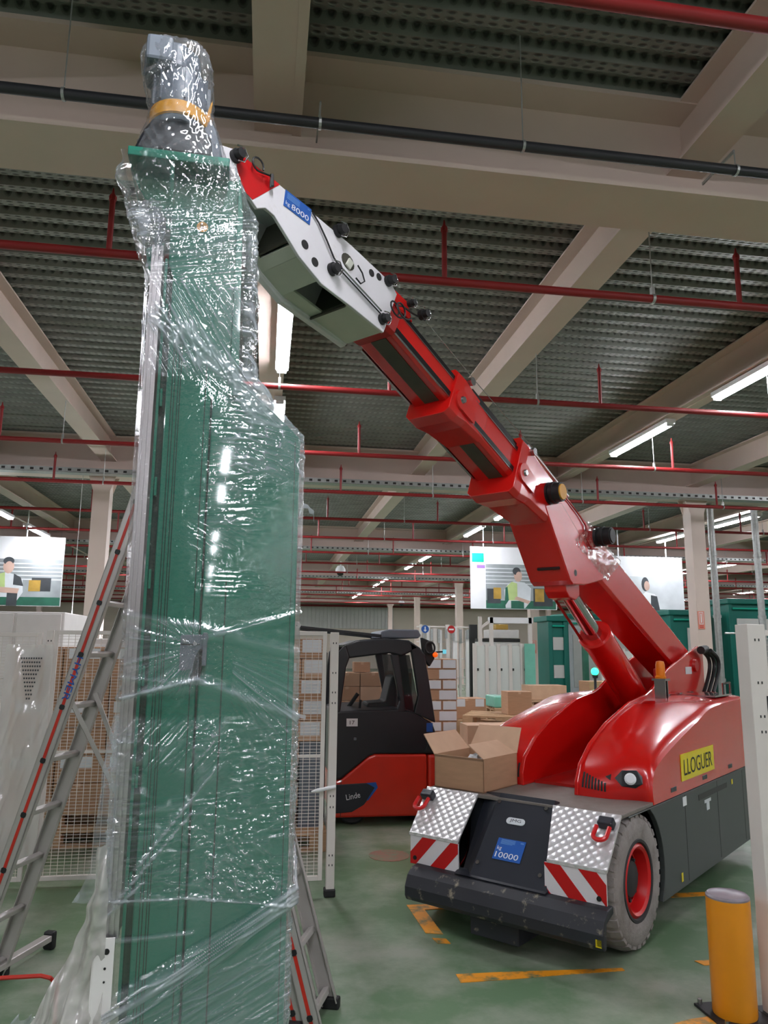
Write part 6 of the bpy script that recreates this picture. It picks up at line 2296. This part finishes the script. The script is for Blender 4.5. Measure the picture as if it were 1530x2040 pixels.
b1 = banner(3.58, 13, 2.29, 1.60, 1.11, 'white hanging banner with a man in a safety vest and turquoise corner block', (0.25, 1.35))
flat(b1, rect(0.03, 0.25, 0.83, 0.99), 'teal_bright', 0.002, 'turquoise_block')
flat(b1, rect(0.12, 0.27, 0.72, 0.78), 'purple', 0.002, 'purple_block')
scenery(b1, 0.28, 1.58, 0.01, 0.80)
flat(b1, rect(0.30, 0.55, 0.10, 0.36), 'print_dark', 0.004)
flat(b1, rect(0.42, 0.56, 0.18, 0.38), 'print_ochre', 0.005)
flat(b1, rect(1.16, 1.52, 0.06, 0.38), 'print_dark', 0.004)
flat(b1, rect(1.19, 1.36, 0.14, 0.37), 'print_ochre', 0.005)
flat(b1, [(0.64, 0.02), (0.62, 0.34), (0.70, 0.46), (0.80, 0.50), (1.0, 0.48), (1.12, 0.38), (1.10, 0.14), (1.0, 0.02)], 'print_light', 0.005)
flat(b1, [(0.66, 0.16), (0.66, 0.40), (0.76, 0.49), (0.86, 0.46), (0.86, 0.16)], 'print_vest', 0.006)
flat(b1, [(0.62, 0.05), (0.64, 0.38), (0.68, 0.40), (0.70, 0.16)], 'print_green', 0.007)
flat(b1, rect(0.74, 0.98, 0.02, 0.15), 'print_green', 0.006)
flat(b1, [(0.80, 0.18), (1.06, 0.10), (1.10, 0.15), (0.84, 0.23)], 'print_skin', 0.007)
flat(b1, ell(0.88, 0.60, 0.075, 0.11), 'print_skin', 0.006)
flat(b1, ell(0.855, 0.68, 0.075, 0.07), 'print_dark', 0.0065)
flat(b1, ell(0.895, 0.59, 0.058, 0.085), 'print_skin', 0.0075)

b2 = banner(6.10, 13, 2.19, 1.56, 1.11, 'white hanging banner with a long-haired woman, right of the boom', (0.30, 1.25))
scenery(b2, 0.5, 1.55, 0.01, 0.74, 'print_light')
flat(b2, [(0.70, 0.02), (0.68, 0.36), (0.80, 0.46), (0.98, 0.42), (1.04, 0.30), (1.02, 0.02)], 'white', 0.005)
flat(b2, [(0.88, 0.02), (0.90, 0.40), (1.02, 0.38), (1.07, 0.10), (1.05, 0.02)], 'print_dark', 0.006)
flat(b2, ell(0.80, 0.60, 0.075, 0.13), 'print_dark', 0.0055)
flat(b2, ell(0.83, 0.57, 0.055, 0.09), 'print_skin', 0.0065)

b3 = banner(-4.9, 13, 2.21, 1.59, 1.13, 'white hanging banner with a man with folded arms, at the left edge', (0.3, 0.98))
scenery(b3, 0.05, 1.58, 0.01, 0.76)
flat(b3, rect(1.12, 1.42, 0.24, 0.46), 'print_dark', 0.004)
flat(b3, rect(1.08, 1.26, 0.24, 0.42), 'print_ochre', 0.005)
flat(b3, [(0.46, 0.02), (0.44, 0.30), (0.56, 0.48), (0.72, 0.54), (0.88, 0.50), (0.98, 0.42), (1.0, 0.22), (0.88, 0.02)], 'print_light', 0.005)
flat(b3, [(0.58, 0.30), (0.58, 0.50), (0.70, 0.54), (0.72, 0.30)], 'print_vest', 0.006)
flat(b3, [(0.44, 0.02), (0.44, 0.34), (0.56, 0.46), (0.57, 0.20)], 'print_green', 0.006)
flat(b3, rect(0.58, 0.76, 0.02, 0.14), 'print_green', 0.007)
flat(b3, rect(0.76, 0.92, 0.0, 0.22), 'print_dark', 0.006)
flat(b3, [(0.84, 0.34), (0.84, 0.52), (0.95, 0.46), (1.0, 0.32)], 'print_dark', 0.006)
flat(b3, [(0.52, 0.22), (0.92, 0.20), (0.94, 0.28), (0.54, 0.31)], 'print_skin', 0.007)
flat(b3, ell(0.75, 0.64, 0.085, 0.12), 'print_skin', 0.006)
flat(b3, ell(0.745, 0.725, 0.085, 0.065), 'print_dark', 0.0065)
flat(b3, ell(0.755, 0.63, 0.068, 0.09), 'print_skin', 0.0075)

# low-hung glowing boxes added for bright reflections, and bright panels behind the left fence
for x, y, z, lab in ((-3.45, 14.39, 2.08, 'small low-hung glowing box added for a bright reflection, left of the left pillar'), (-2.5, 14.39, 2.05, 'small low-hung glowing box added for a bright reflection, seen through the ladder')):
    t = thing('glow_box', lab, 'lamp', (x, y, z))
    obj('glow_body', MB().bb(-0.12, 0.12, -0.06, 0.06, -0.01, 0.05), 'tube_glow', t, bevel=0.01)
    obj('suspension_wire', MB().tube([(0, 0, 0.05), (0, 0, 4.70 - z)], 0.006, 6), 'white', t)
t = thing('white_cabinet', 'low white cabinet with bright top behind the ladder rungs', 'cabinet', (-1.55, 7.6, 0))
obj('body', MB().bb(-0.10, 0.45, 0.0, 0.4, 0.0, 1.66), 'white_plastic', t, bevel=0.01)
obj('door', MB().bb(-0.08, 0.43, -0.012, 0.0, 0.1, 1.60), 'white', t, bevel=0.004)
